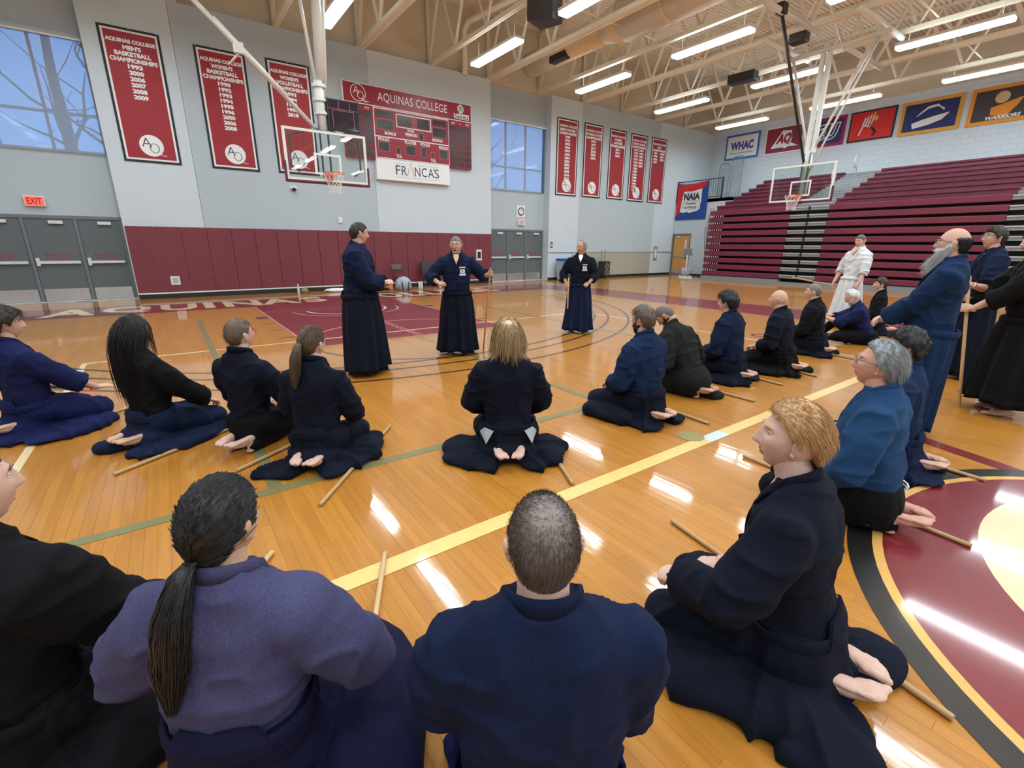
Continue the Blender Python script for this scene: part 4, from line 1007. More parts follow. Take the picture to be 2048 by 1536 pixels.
HANDS = {'flat': make_hand((8, 14, 10), (38, 5, 5)), 'rest': make_hand((28, 34, 22), (35, 20, 15)), 'fist': make_hand((72, 88, 55), (40, 50, 40))}
def make_foot():
    mb = MB()
    mb.tube([(-.01, 0, .06), (-.012, 0, 0), (-.01, 0, -.03)], [.036, .034, .036], 12); mb.ell((-.035, 0, -.045), (.036, .032, .028))
    mb.tube([(-.03, 0, -.04), (.05, -.004, -.036), (.12, -.004, -.050)], [.034, .036, .030], 12); mb.ell((.11, 0, -.056), (.055, .045, .020)); mb.ell((.045, -.01, -.058), (.07, .034, .016))
    for k, (y, L, r) in enumerate(((.030, .034, .0150), (.009, .033, .0115), (-.009, .029, .0108), (-.025, .023, .0100), (-.038, .016, .0095))):
        x0 = .135 - .010 * k
        mb.tube([(x0 - .02, y, -.060), (x0 + L * .5, y, -.060), (x0 + L, y, -.064)], [r, r * .95, r], 8); mb.ell((x0 + L, y, -.064), (r, r, r * .95), 8, 6)
    return remesh(mb, .0052, 2)[:2]
FOOT = make_foot()
# heads
def head_grid(shape):
    nu, nv = 76, 60
    u = np.arange(nu) / nu; th = 2 * PI * u - .60 * np.sin(2 * PI * u)
    ph = np.linspace(-PI / 2, PI / 2, nv)
    T, Pq = np.meshgrid(th, ph); d = np.stack([np.cos(Pq) * np.sin(T), np.cos(Pq) * np.cos(T), np.sin(Pq)], -1).reshape(-1, 3)
    fx = shape.get('w', 1.0)
    x, y, z = d[:, 0] * .0765 * fx, np.where(d[:, 1] > 0, d[:, 1] * .093, d[:, 1] * .100), np.where(d[:, 2] > 0, d[:, 2] * .112, d[:, 2] * .118)
    up = np.clip(z / .11, 0, 1); dn = np.clip(-z / .118, 0, 1); fr = np.clip(y / .09, 0, 1); bk = np.clip(-y / .1, 0, 1)
    x = x * (1 + .05 * bk * up) * (1 - (.18 + .10 * (1 - bk)) * dn ** 1.4)
    y = np.where(y < 0, y * (1 - .42 * dn ** 1.2), y * (1 - .02 * dn))
    y = y - .012 * dn * 0 + .008 * fr * dn ** 2
    flat = np.exp(-(x / .06) ** 2); m = (d[:, 1] > .15).astype(float) * np.clip((d[:, 1] - .15) / .25, 0, 1)
    g = lambda a, a0, s: np.exp(-((a - a0) / s) ** 2)
    nose = np.interp(z, [-.052, -.043, -.036, -.028, -.015, .005, .022, .03], [0, .007, .024, .026, .019, .012, .004, 0])
    wid = np.interp(z, [-.045, -.034, -.01, .02], [.0145, .0125, .0085, .008])
    y = y + m * (nose * np.exp(-(x / wid) ** 2) + .006 * g(z, .030, .010) * g(np.abs(x), .026, .026) - .014 * g(z, .010, .011) * g(np.abs(x), .031, .015)
                 + .005 * g(z, -.022, .02) * g(np.abs(x), .045, .018) + .006 * g(z, -.060, .0055) * g(x, 0, .020) + .007 * g(z, -.073, .006) * g(x, 0, .019)
                 - .005 * g(z, -.0665, .0028) * g(x, 0, .024) - .004 * g(z, -.085, .008) * g(x, 0, .02) + .010 * g(z, -.106, .016) * g(x, 0, .026) - .004 * g(z, -.050, .005) * g(x, 0, .006))
    if shape.get('open'): y = y - m * .014 * g(z, -.068, .0065) * g(x, 0, .016)
    P_ = np.stack([x, y, z], 1)
    F_ = [(i * nu + k, i * nu + (k + 1) % nu, (i + 1) * nu + (k + 1) % nu, (i + 1) * nu + k) for i in range(nv - 1) for k in range(nu)]
    return P_, F_, T.reshape(-1), d, (nu, nv)
def grid_normals(P_, nu, nv):
    G_ = P_.reshape(nv, nu, 3); du = np.roll(G_, -1, 1) - np.roll(G_, 1, 1); dv = np.gradient(G_, axis=0)
    N_ = np.cross(du, dv); L = np.linalg.norm(N_, axis=2, keepdims=True); N_ = N_ / np.maximum(L, 1e-9)
    N_[0] = (0, 0, -1); N_[-1] = (0, 0, 1); N_ = N_.reshape(-1, 3)
    return N_ * np.sign((N_ * P_).sum(1, keepdims=True) + 1e-9)
SKIN = {}
def skin_mat(key, col):
    if key in SKIN: return SKIN[key]
    m = mat('skin_' + key, col, .5, vary=.10, vscale=14, bump=.05, bscale=180, spec=.35)
    b = m.node_tree.nodes['Principled BSDF']; b.inputs['Subsurface Weight'].default_value = .0
    SKIN[key] = m; return m
mat('lip', (.48, .17, .14), .45); mat('eye_white', (.75, .72, .70), .2, vary=0); mat('iris', (.03, .02, .015), .15, vary=0); mat('mouth_dark', (.05, .01, .01), .6, vary=0); mat('toe_skin', (.68, .42, .34), .5)
def hair_mat(key, col):
    nm = 'hair_' + key
    if nm in MATS: return MATS[nm]
    m = mat(nm, col, .42, vary=.30, vscale=40, bump=.25, bscale=120, spec=.4, stretch=(1, 1, .2))
    return m
def cloth_mat(key, col, rough=.85):
    nm = 'cloth_' + key
    if nm in MATS: return MATS[nm]
    m, nt, b = new_mat(nm)
    tc = nt.nodes.new('ShaderNodeTexCoord')
    n1 = nt.nodes.new('ShaderNodeTexNoise'); n1.inputs['Scale'].default_value = 3.5; n1.inputs['Detail'].default_value = 5
    n2 = nt.nodes.new('ShaderNodeTexNoise'); n2.inputs['Scale'].default_value = 260; n2.inputs['Detail'].default_value = 2
    n3 = nt.nodes.new('ShaderNodeTexNoise'); n3.inputs['Scale'].default_value = 16; n3.inputs['Detail'].default_value = 4
    for q in (n1, n2, n3): nt.links.new(tc.outputs['Object'], q.inputs['Vector'])
    c = ramp_mix(nt, n1.outputs['Fac'], tuple(x * .65 for x in col), tuple(min(1, x * 1.35) for x in col))
    mx = nt.nodes.new('ShaderNodeMix'); mx.data_type = 'RGBA'; mx.blend_type = 'MULTIPLY'; mx.inputs[0].default_value = .55
    rp = nt.nodes.new('ShaderNodeValToRGB'); rp.color_ramp.elements[0].position = .35; rp.color_ramp.elements[0].color = (.45, .45, .5, 1); rp.color_ramp.elements[1].position = .65
    nt.links.new(n2.outputs['Fac'], rp.inputs[0]); nt.links.new(c, mx.inputs[6]); nt.links.new(rp.outputs[0], mx.inputs[7]); nt.links.new(mx.outputs[2], b.inputs['Base Color'])
    ad = nt.nodes.new('ShaderNodeMath'); ad.operation = 'MULTIPLY_ADD'; ad.inputs[1].default_value = .12
    nt.links.new(n2.outputs['Fac'], ad.inputs[0]); nt.links.new(n3.outputs['Fac'], ad.inputs[2])
    bp = nt.nodes.new('ShaderNodeBump'); bp.inputs['Strength'].default_value = .45; bp.inputs['Distance'].default_value = .012
    nt.links.new(ad.outputs[0], bp.inputs['Height']); nt.links.new(bp.outputs[0], b.inputs['Normal'])
    b.inputs['Roughness'].default_value = rough; b.inputs['Specular IOR Level'].default_value = .12
    b.inputs['Sheen Weight'].default_value = .05; b.inputs['Sheen Roughness'].default_value = .5; b.inputs['Sheen Tint'].default_value = (min(1, col[0] * 6 + .1), min(1, col[1] * 6 + .1), min(1, col[2] * 4 + .15), 1)
    MATS[nm] = m; return m
CL = dict(navy=(.0075, .0135, .042), ink=(.0062, .0085, .0185), black=(.0060, .0060, .0072), indigo=(.017, .056, .142), purple=(.066, .064, .140), royal=(.0105, .0150, .070), white=(.80, .82, .85), charcoal=(.014, .015, .0145), blue=(.0085, .0225, .066), purplehak=(.0095, .0095, .036), denim=(.0095, .0165, .046), denimblue=(.0095, .0270, .078))
for k_, c_ in CL.items(): cloth_mat(k_, c_)
cloth_mat('lining', (.45, .48, .50))

def strands_mesh(mb, P_, r0):
    """P_: (N, K, 3) polylines -> 3-sided tapered tubes"""
    N_, K, _ = P_.shape
    D = np.gradient(P_, axis=1); D /= np.linalg.norm(D, axis=2, keepdims=True) + 1e-9
    ref = np.array([.31, .52, .79]); A = np.cross(D, ref); A /= np.linalg.norm(A, axis=2, keepdims=True) + 1e-9; B = np.cross(D, A)
    rr = (r0 * np.linspace(1, .15, K) ** .6)[None, :, None]
    V = np.stack([P_ + rr * (A * math.cos(t) + B * math.sin(t)) for t in (0, 2.094, 4.189)], 2).reshape(-1, 3)
    idx = np.arange(N_ * K * 3).reshape(N_, K, 3); F_ = []
    for k in range(3):
        q = np.stack([idx[:, :-1, k], idx[:, :-1, (k + 1) % 3], idx[:, 1:, (k + 1) % 3], idx[:, 1:, k]], -1).reshape(-1, 4); F_.append(q)
    mb.add(V, np.concatenate(F_).tolist())
HSURF = np.array([.0765, .096, .112])
def push_out(P_, t):
    """keep points outside the skull by t"""
    q = P_ / (HSURF + t); L = np.linalg.norm(q, axis=-1, keepdims=True)
    return np.where(L < 1, P_ / np.maximum(L, .2), P_)
def smooth01(a, b, x): t = np.clip((x - a) / (b - a), 0, 1); return t * t * (3 - 2 * t)
def hair_build(style, P_, F_, T, d, dims, rg, detail):
    """returns a mesh (MB) in head space, or None"""
    nu, nv = dims; N_ = grid_normals(P_, nu, nv)
    a = np.abs((T + PI) % (2 * PI) - PI)          # 0 front .. pi back
    low = np.interp(a, np.radians([0, 35, 58, 72, 84, 96, 108, 122, 150, 180]), style.get('line', [.060, .058, .046, .020, -.012, .018, .000, -.045, -.072, -.078]))
    mk = smooth01(-.008, .008, P_[:, 2] - low)
    if style.get('top') is not None:              # bald crown: keep a band below this height
        zt, soft = style['top']
        lim = np.interp(a, np.radians([0, 60, 100, 140, 180]), style.get('topline', [-.2, .02, zt, zt, zt]))
        mk = mk * smooth01(0, soft, lim - P_[:, 2])
    th = style['t'] * (1 + style.get('vol', 0) * np.clip(d[:, 2], 0, 1))
    th = th * (1 + style.get('rough', .25) * vnoise(np.stack([T * 9, d[:, 2] * 3, 0 * T], 1) * 1.0, 3) + style.get('rough', .25) * .6 * vnoise(P_ * 55, 5))
    th = th * (1 - style.get('taper', 0) * smooth01(.04, -.07, P_[:, 2]))
    if style.get('thin'):
        c_, r_, k_ = style['thin']; mk = mk * (1 - k_ * np.exp(-(np.linalg.norm(P_ - np.array(c_), axis=1) / r_) ** 2))
    Q = P_ + N_ * (mk * th - .004 * (mk < .02))[:, None]
    mb = MB(); keep = mk > style.get('keep', .04)
    Fk = [f for f in F_ if keep[list(f)].any()]
    used = sorted({i for f in Fk for i in f}); mp_ = {i: k for k, i in enumerate(used)}
    if Fk:
        mb.add(Q[used], [tuple(mp_[i] for i in f) for f in Fk])
        if style.get('thin'): mb.m = [2 if mk[list(f)].mean() < .42 and P_[f[0], 2] > .03 else 1 if mk[list(f)].mean() < .72 and P_[f[0], 2] > .03 else 0 for f in Fk]
    ns = int(style.get('n', 0) * detail)
    if ns:
        cand = np.where((mk > style.get('cut', .35)) & (np.abs(d[:, 2]) < .995))[0]
        area = (np.sqrt(1 - d[cand, 2] ** 2) + .05) * mk[cand] ** style.get('pw', 0); ids = rg.choice(cand, ns, p=area / area.sum())
        R0 = Q[ids] + rg.normal(0, .003, (ns, 3)); crown = np.array(style.get('crown', (0, -.055, .095)))
        pol = R0 - crown; nrm = unit_rows(R0 / HSURF ** 2); tan = pol - nrm * (pol * nrm).sum(1, keepdims=True); tan = unit_rows(tan + rg.normal(0, style.get('jit', .25), (ns, 3)) * np.linalg.norm(tan, axis=1, keepdims=True) + np.array(style.get('flow', (0, 0, 0))) * .06)
        K = style.get('k', 5); L = style['len'] * rg.uniform(.7, 1.15, (ns, 1)); pts = [R0]; dirn = tan
        tie = style.get('tie')
        for s in range(K - 1):
            if tie is not None:
                p = pts[-1]; tt = (s + 1) / (K - 1); p = R0 * (1 - tt) + np.array(tie) * tt; p = push_out(p, .010 + .004 * math.sin(PI * tt))
            else:
                dirn = unit_rows(dirn + np.array([0, 0, -style.get('grav', .25)])); p = pts[-1] + dirn * L / (K - 1) + nrm * style.get('lift', .0) * (L / K)
                p = push_out(p, style['t'] * (1.0 if s < K - 2 else .8))
                if style.get('hang'):
                    back = style.get('back', -.075); low_ = p[:, 2] < -.12
                    p[:, 1] = np.where(low_ & (np.abs(p[:, 0]) < .16) & (p[:, 1] < .02), np.minimum(p[:, 1], back - (-.12 - p[:, 2]) * style.get('slope', .25)), p[:, 1])
            pts.append(p)
        strands_mesh(mb, np.stack(pts, 1), style.get('r', .0013))
    if style.get('tail'):
        tl = style['tail']; n = int(max(tl.get('n', 160) * detail, 60)); T0 = np.array(style['tie']); K = 9; dirv = np.array(tl['dir'], float); L = tl['len']
        ang = rg.uniform(0, 2 * PI, n); rad = np.sqrt(rg.random(n)); pts = []
        for s in range(K):
            tt = s / (K - 1); c = T0 + np.array([dirv[0] * tt * L, tl.get('out', -.05) * math.sin(min(1, tt * 2.2) * PI / 2) + dirv[1] * tt * L, tl.get('rise', .02) * math.sin(min(1, tt * 4) * PI) - tt * tt * L * .25 + dirv[2] * tt * L * .75])
            w = np.interp(tt, [0, .15, .45, .8, 1], tl['w']) * (.85 + .3 * rg.random(n) if tt > .7 else 1)
            pts.append(c[None] + np.stack([np.cos(ang) * rad * w, np.sin(ang) * rad * w * .7, np.zeros(n) - tt * rg.random(n) * L * .14], 1))
        strands_mesh(mb, np.stack(pts, 1), tl.get('r', .0028))
        core = [p.mean(0) for p in pts]; ww = [np.interp(i / (K - 1), [0, .15, .45, .8, 1], tl['w']) * .62 for i in range(K)]; ww[-1] = .004
        mb.tube(core, ww, 12, squash=1.2)
    return mb if mb.v else None
def unit_rows(v): return v / (np.linalg.norm(v, axis=-1, keepdims=True) + 1e-9)
HS = dict(
    crop=dict(t=.009, n=900, len=.022, r=.0011, rough=.2, k=4),
    buzz=dict(t=.0035, n=500, len=.008, r=.0008, rough=.25, k=3),
    short=dict(t=.014, n=900, len=.04, r=.0012, rough=.3, vol=.4, k=5),
    thick=dict(t=.022, n=1000, len=.05, r=.0014, rough=.4, vol=.5, k=5, grav=.15),
    swept=dict(t=.0175, n=3200, len=.046, r=.0010, rough=.12, vol=.45, taper=.88, jit=.10, k=6, grav=.12, flow=(0, -1.0, -.3), crown=(0, .07, .10), line=[.072, .070, .055, .034, .012, .036, .020, -.015, -.048, -.056]),
    grey=dict(t=.021, n=3000, len=.055, r=.0010, rough=.22, vol=.3, taper=.35, jit=.14, k=6, grav=.15, flow=(0, -1.2, -.2), crown=(0, .06, .11), line=[.085, .082, .065, .038, .000, .026, .004, -.045, -.075, -.080]),
    horseshoe=dict(t=.007, n=500, len=.018, r=.0010, rough=.2, k=4, top=(.052, .02), topline=[-.2, -.2, .045, .052, .052]),
    tonsure=dict(t=.020, n=2600, len=.175, r=.0019, rough=.3, k=9, hang=True, grav=.50, lift=.12, back=-.085, slope=.10, top=(.085, .02), topline=[.14, .14, .125, .098, .092], line=[.068, .066, .05, .0, -.02, -.02, -.03, -.05, -.07, -.075]),
    pony=dict(t=.011, n=1800, len=.1, r=.0012, rough=.15, k=7, tie=(0, -.108, -.045), tail=dict(dir=(-.10, -.16, -1), len=.31, w=[.016, .032, .048, .040, .014], n=900, r=.0026, out=-.045, rise=.01)),
    ponyhigh=dict(t=.010, n=1300, len=.1, r=.0012, rough=.15, k=7, tie=(0, -.118, .015), tail=dict(dir=(0, -.12, -1), len=.27, w=[.014, .028, .042, .036, .014], n=260, out=-.035, rise=.02)),
    long=dict(t=.014, n=2200, len=.46, r=.0021, rough=.25, k=12, hang=True, grav=.42, flow=(0, -2.2, .1), crown=(0, .075, .10), back=-.084, slope=.10, line=[.066, .064, .045, .015, -.005, .01, -.02, -.05, -.08, -.085], tie=None),
)
def head_parts(cfg, rg):
    """skin MB (slots: skin, lip, eye, iris, brow, mouth) and hair MB in head space"""
    P_, F_, T, d, dims = head_grid(cfg.get('face', {}))
    mb = MB()
    C = P_[np.array(F_)].mean(1)
    slot = np.zeros(len(F_), int)
    lip = (np.abs(C[:, 0]) < .024 - np.abs(C[:, 2] + .0665) * .9) & (C[:, 2] > -.080) & (C[:, 2] < -.054) & (C[:, 1] > .05)
    slot[lip] = 1
    if cfg.get('face', {}).get('open'): slot[(np.abs(C[:, 0]) < .012) & (np.abs(C[:, 2] + .068) < .006) & (C[:, 1] > .05)] = 5
    n0 = len(mb.f); mb.add(P_, F_); mb.m[n0:] = slot.tolist()
    for s in (-1, 1):
        mb.mat(2).ell((s * .031, .0695, .010), (.0125, .0115, .0105), 12, 8); mb.mat(3).ell((s * .031, .0775, .010), (.0062, .0042, .0055), 10, 6)
        mb.mat(0).ell((s * .031, .0710, .0155), (.0145, .0118, .0080), 12, 8)     # upper lid
        mb.mat(4).tube([(s * .014, .089, .030), (s * .030, .0895, .034), (s * .046, .0795, .029)], [.0028, .0042, .0024], 6)
        # ear
        R = rotz(-s * .30) @ rotx(-.15)
        mb.mat(0).ell((s * .078, -.006, -.008), (.0085, .019, .031), 14, 10, R); mb.ell((s * .083, -.014, .004), (.008, .013, .019), 12, 8, R); mb.ell((s * .076, .002, -.034), (.007, .010, .012), 10, 6, R)
    mb.mat(0)
    hs = cfg.get('hair')
    hm = hair_build(HS[hs] if isinstance(hs, str) else hs, P_, F_, T, d, dims, rg, cfg.get('detail', .25)) if hs else None
    return mb, hm
def xf(V, R, t, s=1.0): return (np.asarray(V) * s) @ np.asarray(R).T + np.asarray(t)

# ------------------------------------------------------------------ people: the figure
PEOPLE = []
SUBJ = Vector((-0.12, -7.43, 0))
def two_bone(S, Wr, l1, l2, hint):
    S, Wr = np.array(S, float), np.array(Wr, float); D = Wr - S; L = np.linalg.norm(D)
    if L > (l1 + l2) * .995: Wr = S + D / L * (l1 + l2) * .995; D = Wr - S; L = np.linalg.norm(D)
    a = (l1 * l1 - l2 * l2 + L * L) / (2 * L); h = math.sqrt(max(l1 * l1 - a * a, 1e-6)); u = D / L
    hv = np.array(hint, float); hv = unit(hv - u * (hv @ u))
    return S + u * a + hv * h, Wr
def person(name, pos, face, label, pose='seiza', H=1.0, bulk=1.0, lean=6, side=0, jacket='ink', hakama='ink', skin='light', hair='crop', hairc='brown', head=(None, 0, 0), arms=None, voxel=.013, detail=.25,
           glasses=None, flaps=(), knees=.15, tilt=0, facev=None, trousers=False, plate=True, lining=False, extra=None, belly=0.0, sleeve=.62, sleeve_r=1.0, feet=True, neck=0.0, hands=('rest', 'rest'), legs=None, stance=.11, pants_hem=.055, beard=None, blouse=0.0, collar_z=0.0, spread=1.0, width_hem=1.0, seed=None, waist=0.0, vneck=None):
    rg = np.random.default_rng(int(hash_off(name) * 100) if seed is None else seed)
    root = empty('person', (pos[0], pos[1], 0), math.atan2(-face[0], face[1]), label, 'person')
    sc_ = H; seated = pose != 'stand'
    skin_m = {'light': skin_mat('light', (.62, .36, .27)), 'pale': skin_mat('pale', (.66, .42, .34)), 'asian': skin_mat('asian', (.60, .37, .25)), 'ruddy': skin_mat('ruddy', (.62, .32, .24)), 'tan': skin_mat('tan', (.48, .26, .17))}[skin]
    hcol = {'brown': (.060, .036, .022), 'dark': (.012, .011, .012), 'darkbrown': (.025, .018, .014), 'grey': (.30, .32, .33), 'greybrown': (.16, .14, .12), 'blond': (.40, .27, .14), 'strawberry': (.54, .31, .14), 'white': (.62, .62, .60), 'stubble': (.13, .105, .095), 'ash': (.11, .075, .052), 'lightbrown': (.10, .06, .035)}[hairc]
    hair_m = hair_mat(hairc, hcol)
    P0 = np.array([0, 0, .225 if seated else .93]) * sc_
    if pose == 'sit': P0 = np.array([0, 0, .12]) * sc_
    la = math.radians(lean); sa = math.radians(side)
    Rt = rotx(-la) @ roty(sa)
    U, Fw, Rx = Rt @ np.array([0, 0, 1.]), Rt @ np.array([0, 1., 0]), Rt @ np.array([1., 0, 0])
    def tp(dist, f=0.0, x=0.0): return P0 + (U * dist + Fw * f + Rx * x) * sc_
    b = bulk
    prof = [(-.17, 0, .165, .130), (-.07, 0, .170, .132), (.06, .0, .168, .126), (.14, .004, .172, .127), (.24, .006, .184, .131), (.33, .002, .199, .133), (.41, -.006, .205, .122), (.465, -.012, .190, .104), (.505, -.016, .152, .088), (.54, -.014, .106, .075), (.565, -.012, .080, .067)]
    ring = [(tp(dz, f + (belly * math.exp(-((dz - .12) / .12) ** 2)) * .5), Rx, Fw, rx * b * sc_, (ry * b + belly * math.exp(-((dz - .12) / .12) ** 2) * .5 + blouse * math.exp(-((dz - .12 - waist) / .06) ** 2)) * sc_) for dz, f, rx, ry in prof]
    jm = MB(); loft(jm, ring, 30)
    # arms
    body = MB(); sh = {}
    if arms is None: arms = {}
    for k, s in (('r', 1), ('l', -1)):
        S = tp(.418, -.010, s * .172 * b)
        A = arms.get(k, {})
        Wr = np.array(A.get('w', (s * .13, .27, .30 if seated else .95)), float) * (sc_ if A.get('scale', True) else 1)
        E, Wr = two_bone(S, Wr, .285 * sc_, .255 * sc_, A.get('hint', (s * .7, -.6, -.5)))
        cuff = E + (Wr - E) * A.get('sleeve', sleeve)
        q = sleeve_r * b ** .5
        r = np.array([.080, .090, .092, .088, .082, .082, .087]) * q * sc_
        Sin = tp(.435, -.012, s * .09 * b); dv = unit(cuff - E)
        pts = [Sin, S, S * .65 + E * .35, S * .3 + E * .7, E, E * .5 + cuff * .5, cuff, cuff - dv * .05]
        jm.tube(pts, list(r) + [.03 * sc_], 18)
        # forearm skin and hand
        body.mat(0).tube([E * .9 + S * .1, E, E * .7 + Wr * .3, E * .2 + Wr * .8, Wr, Wr + unit(Wr - E) * .012], np.array([.040, .042, .043, .030, .0255, .0245]) * sc_, 12)
        hv, hf = HANDS[A.get('pose', hands[0 if s > 0 else 1])]
        fd = np.array(A.get('f', unit(Wr - E) * .6 + np.array([0, .5, -.15])), float); up = np.array(A.get('up', (s * .15, -.1, 1.0)), float)
        hv = hv.copy()
        if s > 0: hv[:, 1] *= 1.0      # thumb on +y of the hand frame; right hand palm down has the thumb towards -x
        R = frame(fd, up)
        if s < 0: hv[:, 1] *= -1; hf = [f[::-1] for f in hf]
        body.add(xf(hv, R, Wr, sc_ * 1.02), hf)
        sh[k] = (S, E, Wr, R)
    V, Fc, Nn = remesh(jm, voxel * .95, 4)
    loc = (V - P0) @ np.stack([Rx, Fw, U], 1)
    w1 = vnoise(np.stack([loc[:, 0] * 9 + loc[:, 2] * 4, loc[:, 1] * 9, loc[:, 2] * 7], 1) + seed_off(name), 11); w2 = vnoise(np.stack([loc[:, 0] * 17 - loc[:, 2] * 12, loc[:, 1] * 15, loc[:, 2] * 20], 1) + seed_off(name), 12)
    rid = 1 - np.abs(vnoise(np.stack([loc[:, 0] * 8 + loc[:, 1] * 3, loc[:, 1] * 7, loc[:, 2] * 13], 1) + seed_off(name) * 2, 13))
    V = V + Nn * (.008 * w1 + .0040 * w2 + .014 * (rid ** 4 - .25))[:, None] * sc_
    # seam groove down the back
    V = V - Nn * (.004 * np.exp(-(loc[:, 0] / .006) ** 2) * (loc[:, 1] < 0))[:, None]
    jk = obj('jacket', V, Fc, 'cloth_' + jacket, root, smooth=True)
    # collar band round the neck, crossing on the chest
    cb = MB(); path = []
    half = [(.0, -.0705, .580), (.036, -.062, .577), (.068, -.030, .566), (.080, .018, .545), (.074, .062, .505), (.058, .098, .445), (.034, .122, .375), (.004, .134, .29)]
    for x, f, dz in [(-x, f, dz) for x, f, dz in half[:0:-1]] + half:
        path.append(tp(dz + collar_z, f * (b if f > .05 else 1) + (belly * .3 if f > .1 else 0), x))
    path = np.array(path); pp = []
    for k in range(len(path) - 1):
        p0, p1, p2, p3 = path[max(k - 1, 0)], path[k], path[k + 1], path[min(k + 2, len(path) - 1)]
        for t in (0, .33, .67): pp.append(.5 * ((2 * p1) + (-p0 + p2) * t + (2 * p0 - 5 * p1 + 4 * p2 - p3) * t * t + (-p0 + 3 * p1 - 3 * p2 + p3) * t ** 3))
    pp.append(path[-1]); pp = np.array(pp); tg = unit_rows(np.gradient(pp, axis=0)); cw_ = []
    for k, (p, t) in enumerate(zip(pp, tg)):
        rad = unit(p - tp(.56, -.004) - U * ((p - tp(.56, -.004)) @ U)); fr_ = min(1, max(0, (np.dot(p - tp(.5), Fw)) / (.08 * sc_)))
        w_ = U * (1 - fr_) + (unit(np.cross(t, Fw)) * (1 if np.dot(np.cross(t, Fw), U) > 0 else -1)) * fr_; w_ = unit(w_ - t * (w_ @ t)); n_ = unit(np.cross(t, w_)); n_ = n_ if n_ @ rad > 0 else -n_
        for a_, c_ in ((-.020, .0), (-.020, .012), (.020, .008), (.022, .004), (.020, -.002)): cw_.append(p + w_ * a_ * sc_ + n_ * c_ * sc_)
    m_ = 5; cb.add(cw_, [(k * m_ + q, k * m_ + (q + 1) % m_, (k + 1) * m_ + (q + 1) % m_, (k + 1) * m_ + q) for k in range(len(pp) - 1) for q in range(m_)])
    cb.build('collar', 'cloth_' + jacket, jk, smooth=True)
    # neck, head
    hy, hp, hr = head
    if hy is None:
        wd_ = math.atan2(-(SUBJ.x - pos[0]), SUBJ.y - pos[1]) - math.atan2(-face[0], face[1]); wd_ = (wd_ + PI) % (2 * PI) - PI
        hy = max(-70, min(70, math.degrees(wd_)))
    Rh = rotz(math.radians(hy)) @ rotx(math.radians(hp) - la * .15) @ roty(math.radians(hr))
    nb = tp(.54, -.004); hc = nb + (U * .6 + np.array([0, 0, .4])) * (.103 + neck) * sc_ + (np.array([0, .030, .03])) * sc_
    if abs(hp) > 15: hc = hc + Rh @ np.array([0, 0.0, .0]) + np.array([0, .05 * math.sin(math.radians(-hp)), -.03 * abs(math.sin(math.radians(hp)))]) * sc_
    hs_ = 1.0 * sc_ ** .5
    chin_base = hc + Rh @ np.array([0, -.018, -.075]) * hs_
    body.mat(0).tube([tp(.42, .0), tp(.50, .002), nb, nb * .45 + chin_base * .55, chin_base, hc + Rh @ np.array([0, -.012, -.02])], np.array([.075, .075, .064, .059, .060, .055]) * sc_, 16)
    hb, hm = head_parts(dict(face=facev or {}, hair=hair, detail=detail), rg)
    n0 = len(body.f); body.add(xf(hb.v, Rh, hc, hs_), hb.f); body.m[n0:] = hb.m
    if hm: obj('hair', xf(hm.v, Rh, hc, hs_), hm.f, [hair_m, hair_mat('thin', (.165, .130, .116)), hair_mat('sparse', (.225, .175, .158))], root, smooth=True, midx=hm.m)
    if glasses:
        gm = MB()
        for s in (-1, 1):
            gm.tube([(s * (.033 + .022 * math.cos(a)), .104 - abs(.5 * math.cos(a)) * .006, .006 + .017 * math.sin(a)) for a in np.linspace(0, 2 * PI, 17)], .0017, 5)
            gm.tube([(s * .055, .100, .012), (s * .076, .075, .014), (s * .082, -.005, .010), (s * .079, -.03, -.012)], .0018, 5)
        gm.tube([(-.012, .106, .008), (.012, .106, .008)], .0017, 5)
        go = obj('glasses', xf(gm.v, Rh, hc, hs_), gm.f, {'black': 'black_plastic', 'red': 'red_leather', 'metal': 'chair_grey'}[glasses], root)
        for s in (-1, 1):
            lm = MB(); lm.add([(s * (.033 + .020 * math.cos(a)), .1025, .006 + .0155 * math.sin(a)) for a in np.linspace(0, 2 * PI, 16, endpoint=False)], [tuple(range(16))]); obj('lens', xf(lm.v, Rh, hc, hs_), lm.f, 'lens', go)
    if beard:
        bm_ = MB(); L = beard['len']; n = int(1400 * max(detail, .25)) + 200
        BP, BF, BT, Bd, bdim = head_grid(facev or {}); BN = grid_normals(BP, *bdim); ba = np.abs((BT + PI) % (2 * PI) - PI)
        up_ = np.interp(ba, np.radians([0, 20, 40, 65, 85, 100]), [-.045, -.046, -.045, -.040, .0, .01])
        bmk = smooth01(-.004, .010, up_ - BP[:, 2]) * smooth01(math.radians(100), math.radians(84), ba) * (1 - np.exp(-(BP[:, 0] / .020) ** 4 - ((BP[:, 2] + .0665) / .009) ** 4))
        dr = smooth01(-.055, -.112, BP[:, 2]) * np.clip(Bd[:, 1] * 1.6 + .45, 0, 1)
        BQ = BP + BN * (bmk * beard['t'] * (1 + .3 * vnoise(BP * 60, 4)))[:, None] + np.stack([-BP[:, 0] * .45 * dr, .018 * dr * (L > .05), -L * dr * bmk], 1)
        bk_ = bmk > .05; BFk = [f for f in BF if bk_[list(f)].any()]; us = sorted({q for f in BFk for q in f}); um = {q: k for k, q in enumerate(us)}
        bm_.add(BQ[us], [tuple(um[q] for q in f) for f in BFk])
        ids = rg.choice(np.where(bmk > .4)[0], n); R0 = BP[ids] + BN[ids] * beard['t'] * .6; d2 = unit_rows(BN[ids] * .8 + np.array([0, .25, -1.0]) + rg.normal(0, .15, (n, 3))); ln = (.010 + L * 1.05 * dr[ids]) * rg.uniform(.7, 1.2, n)
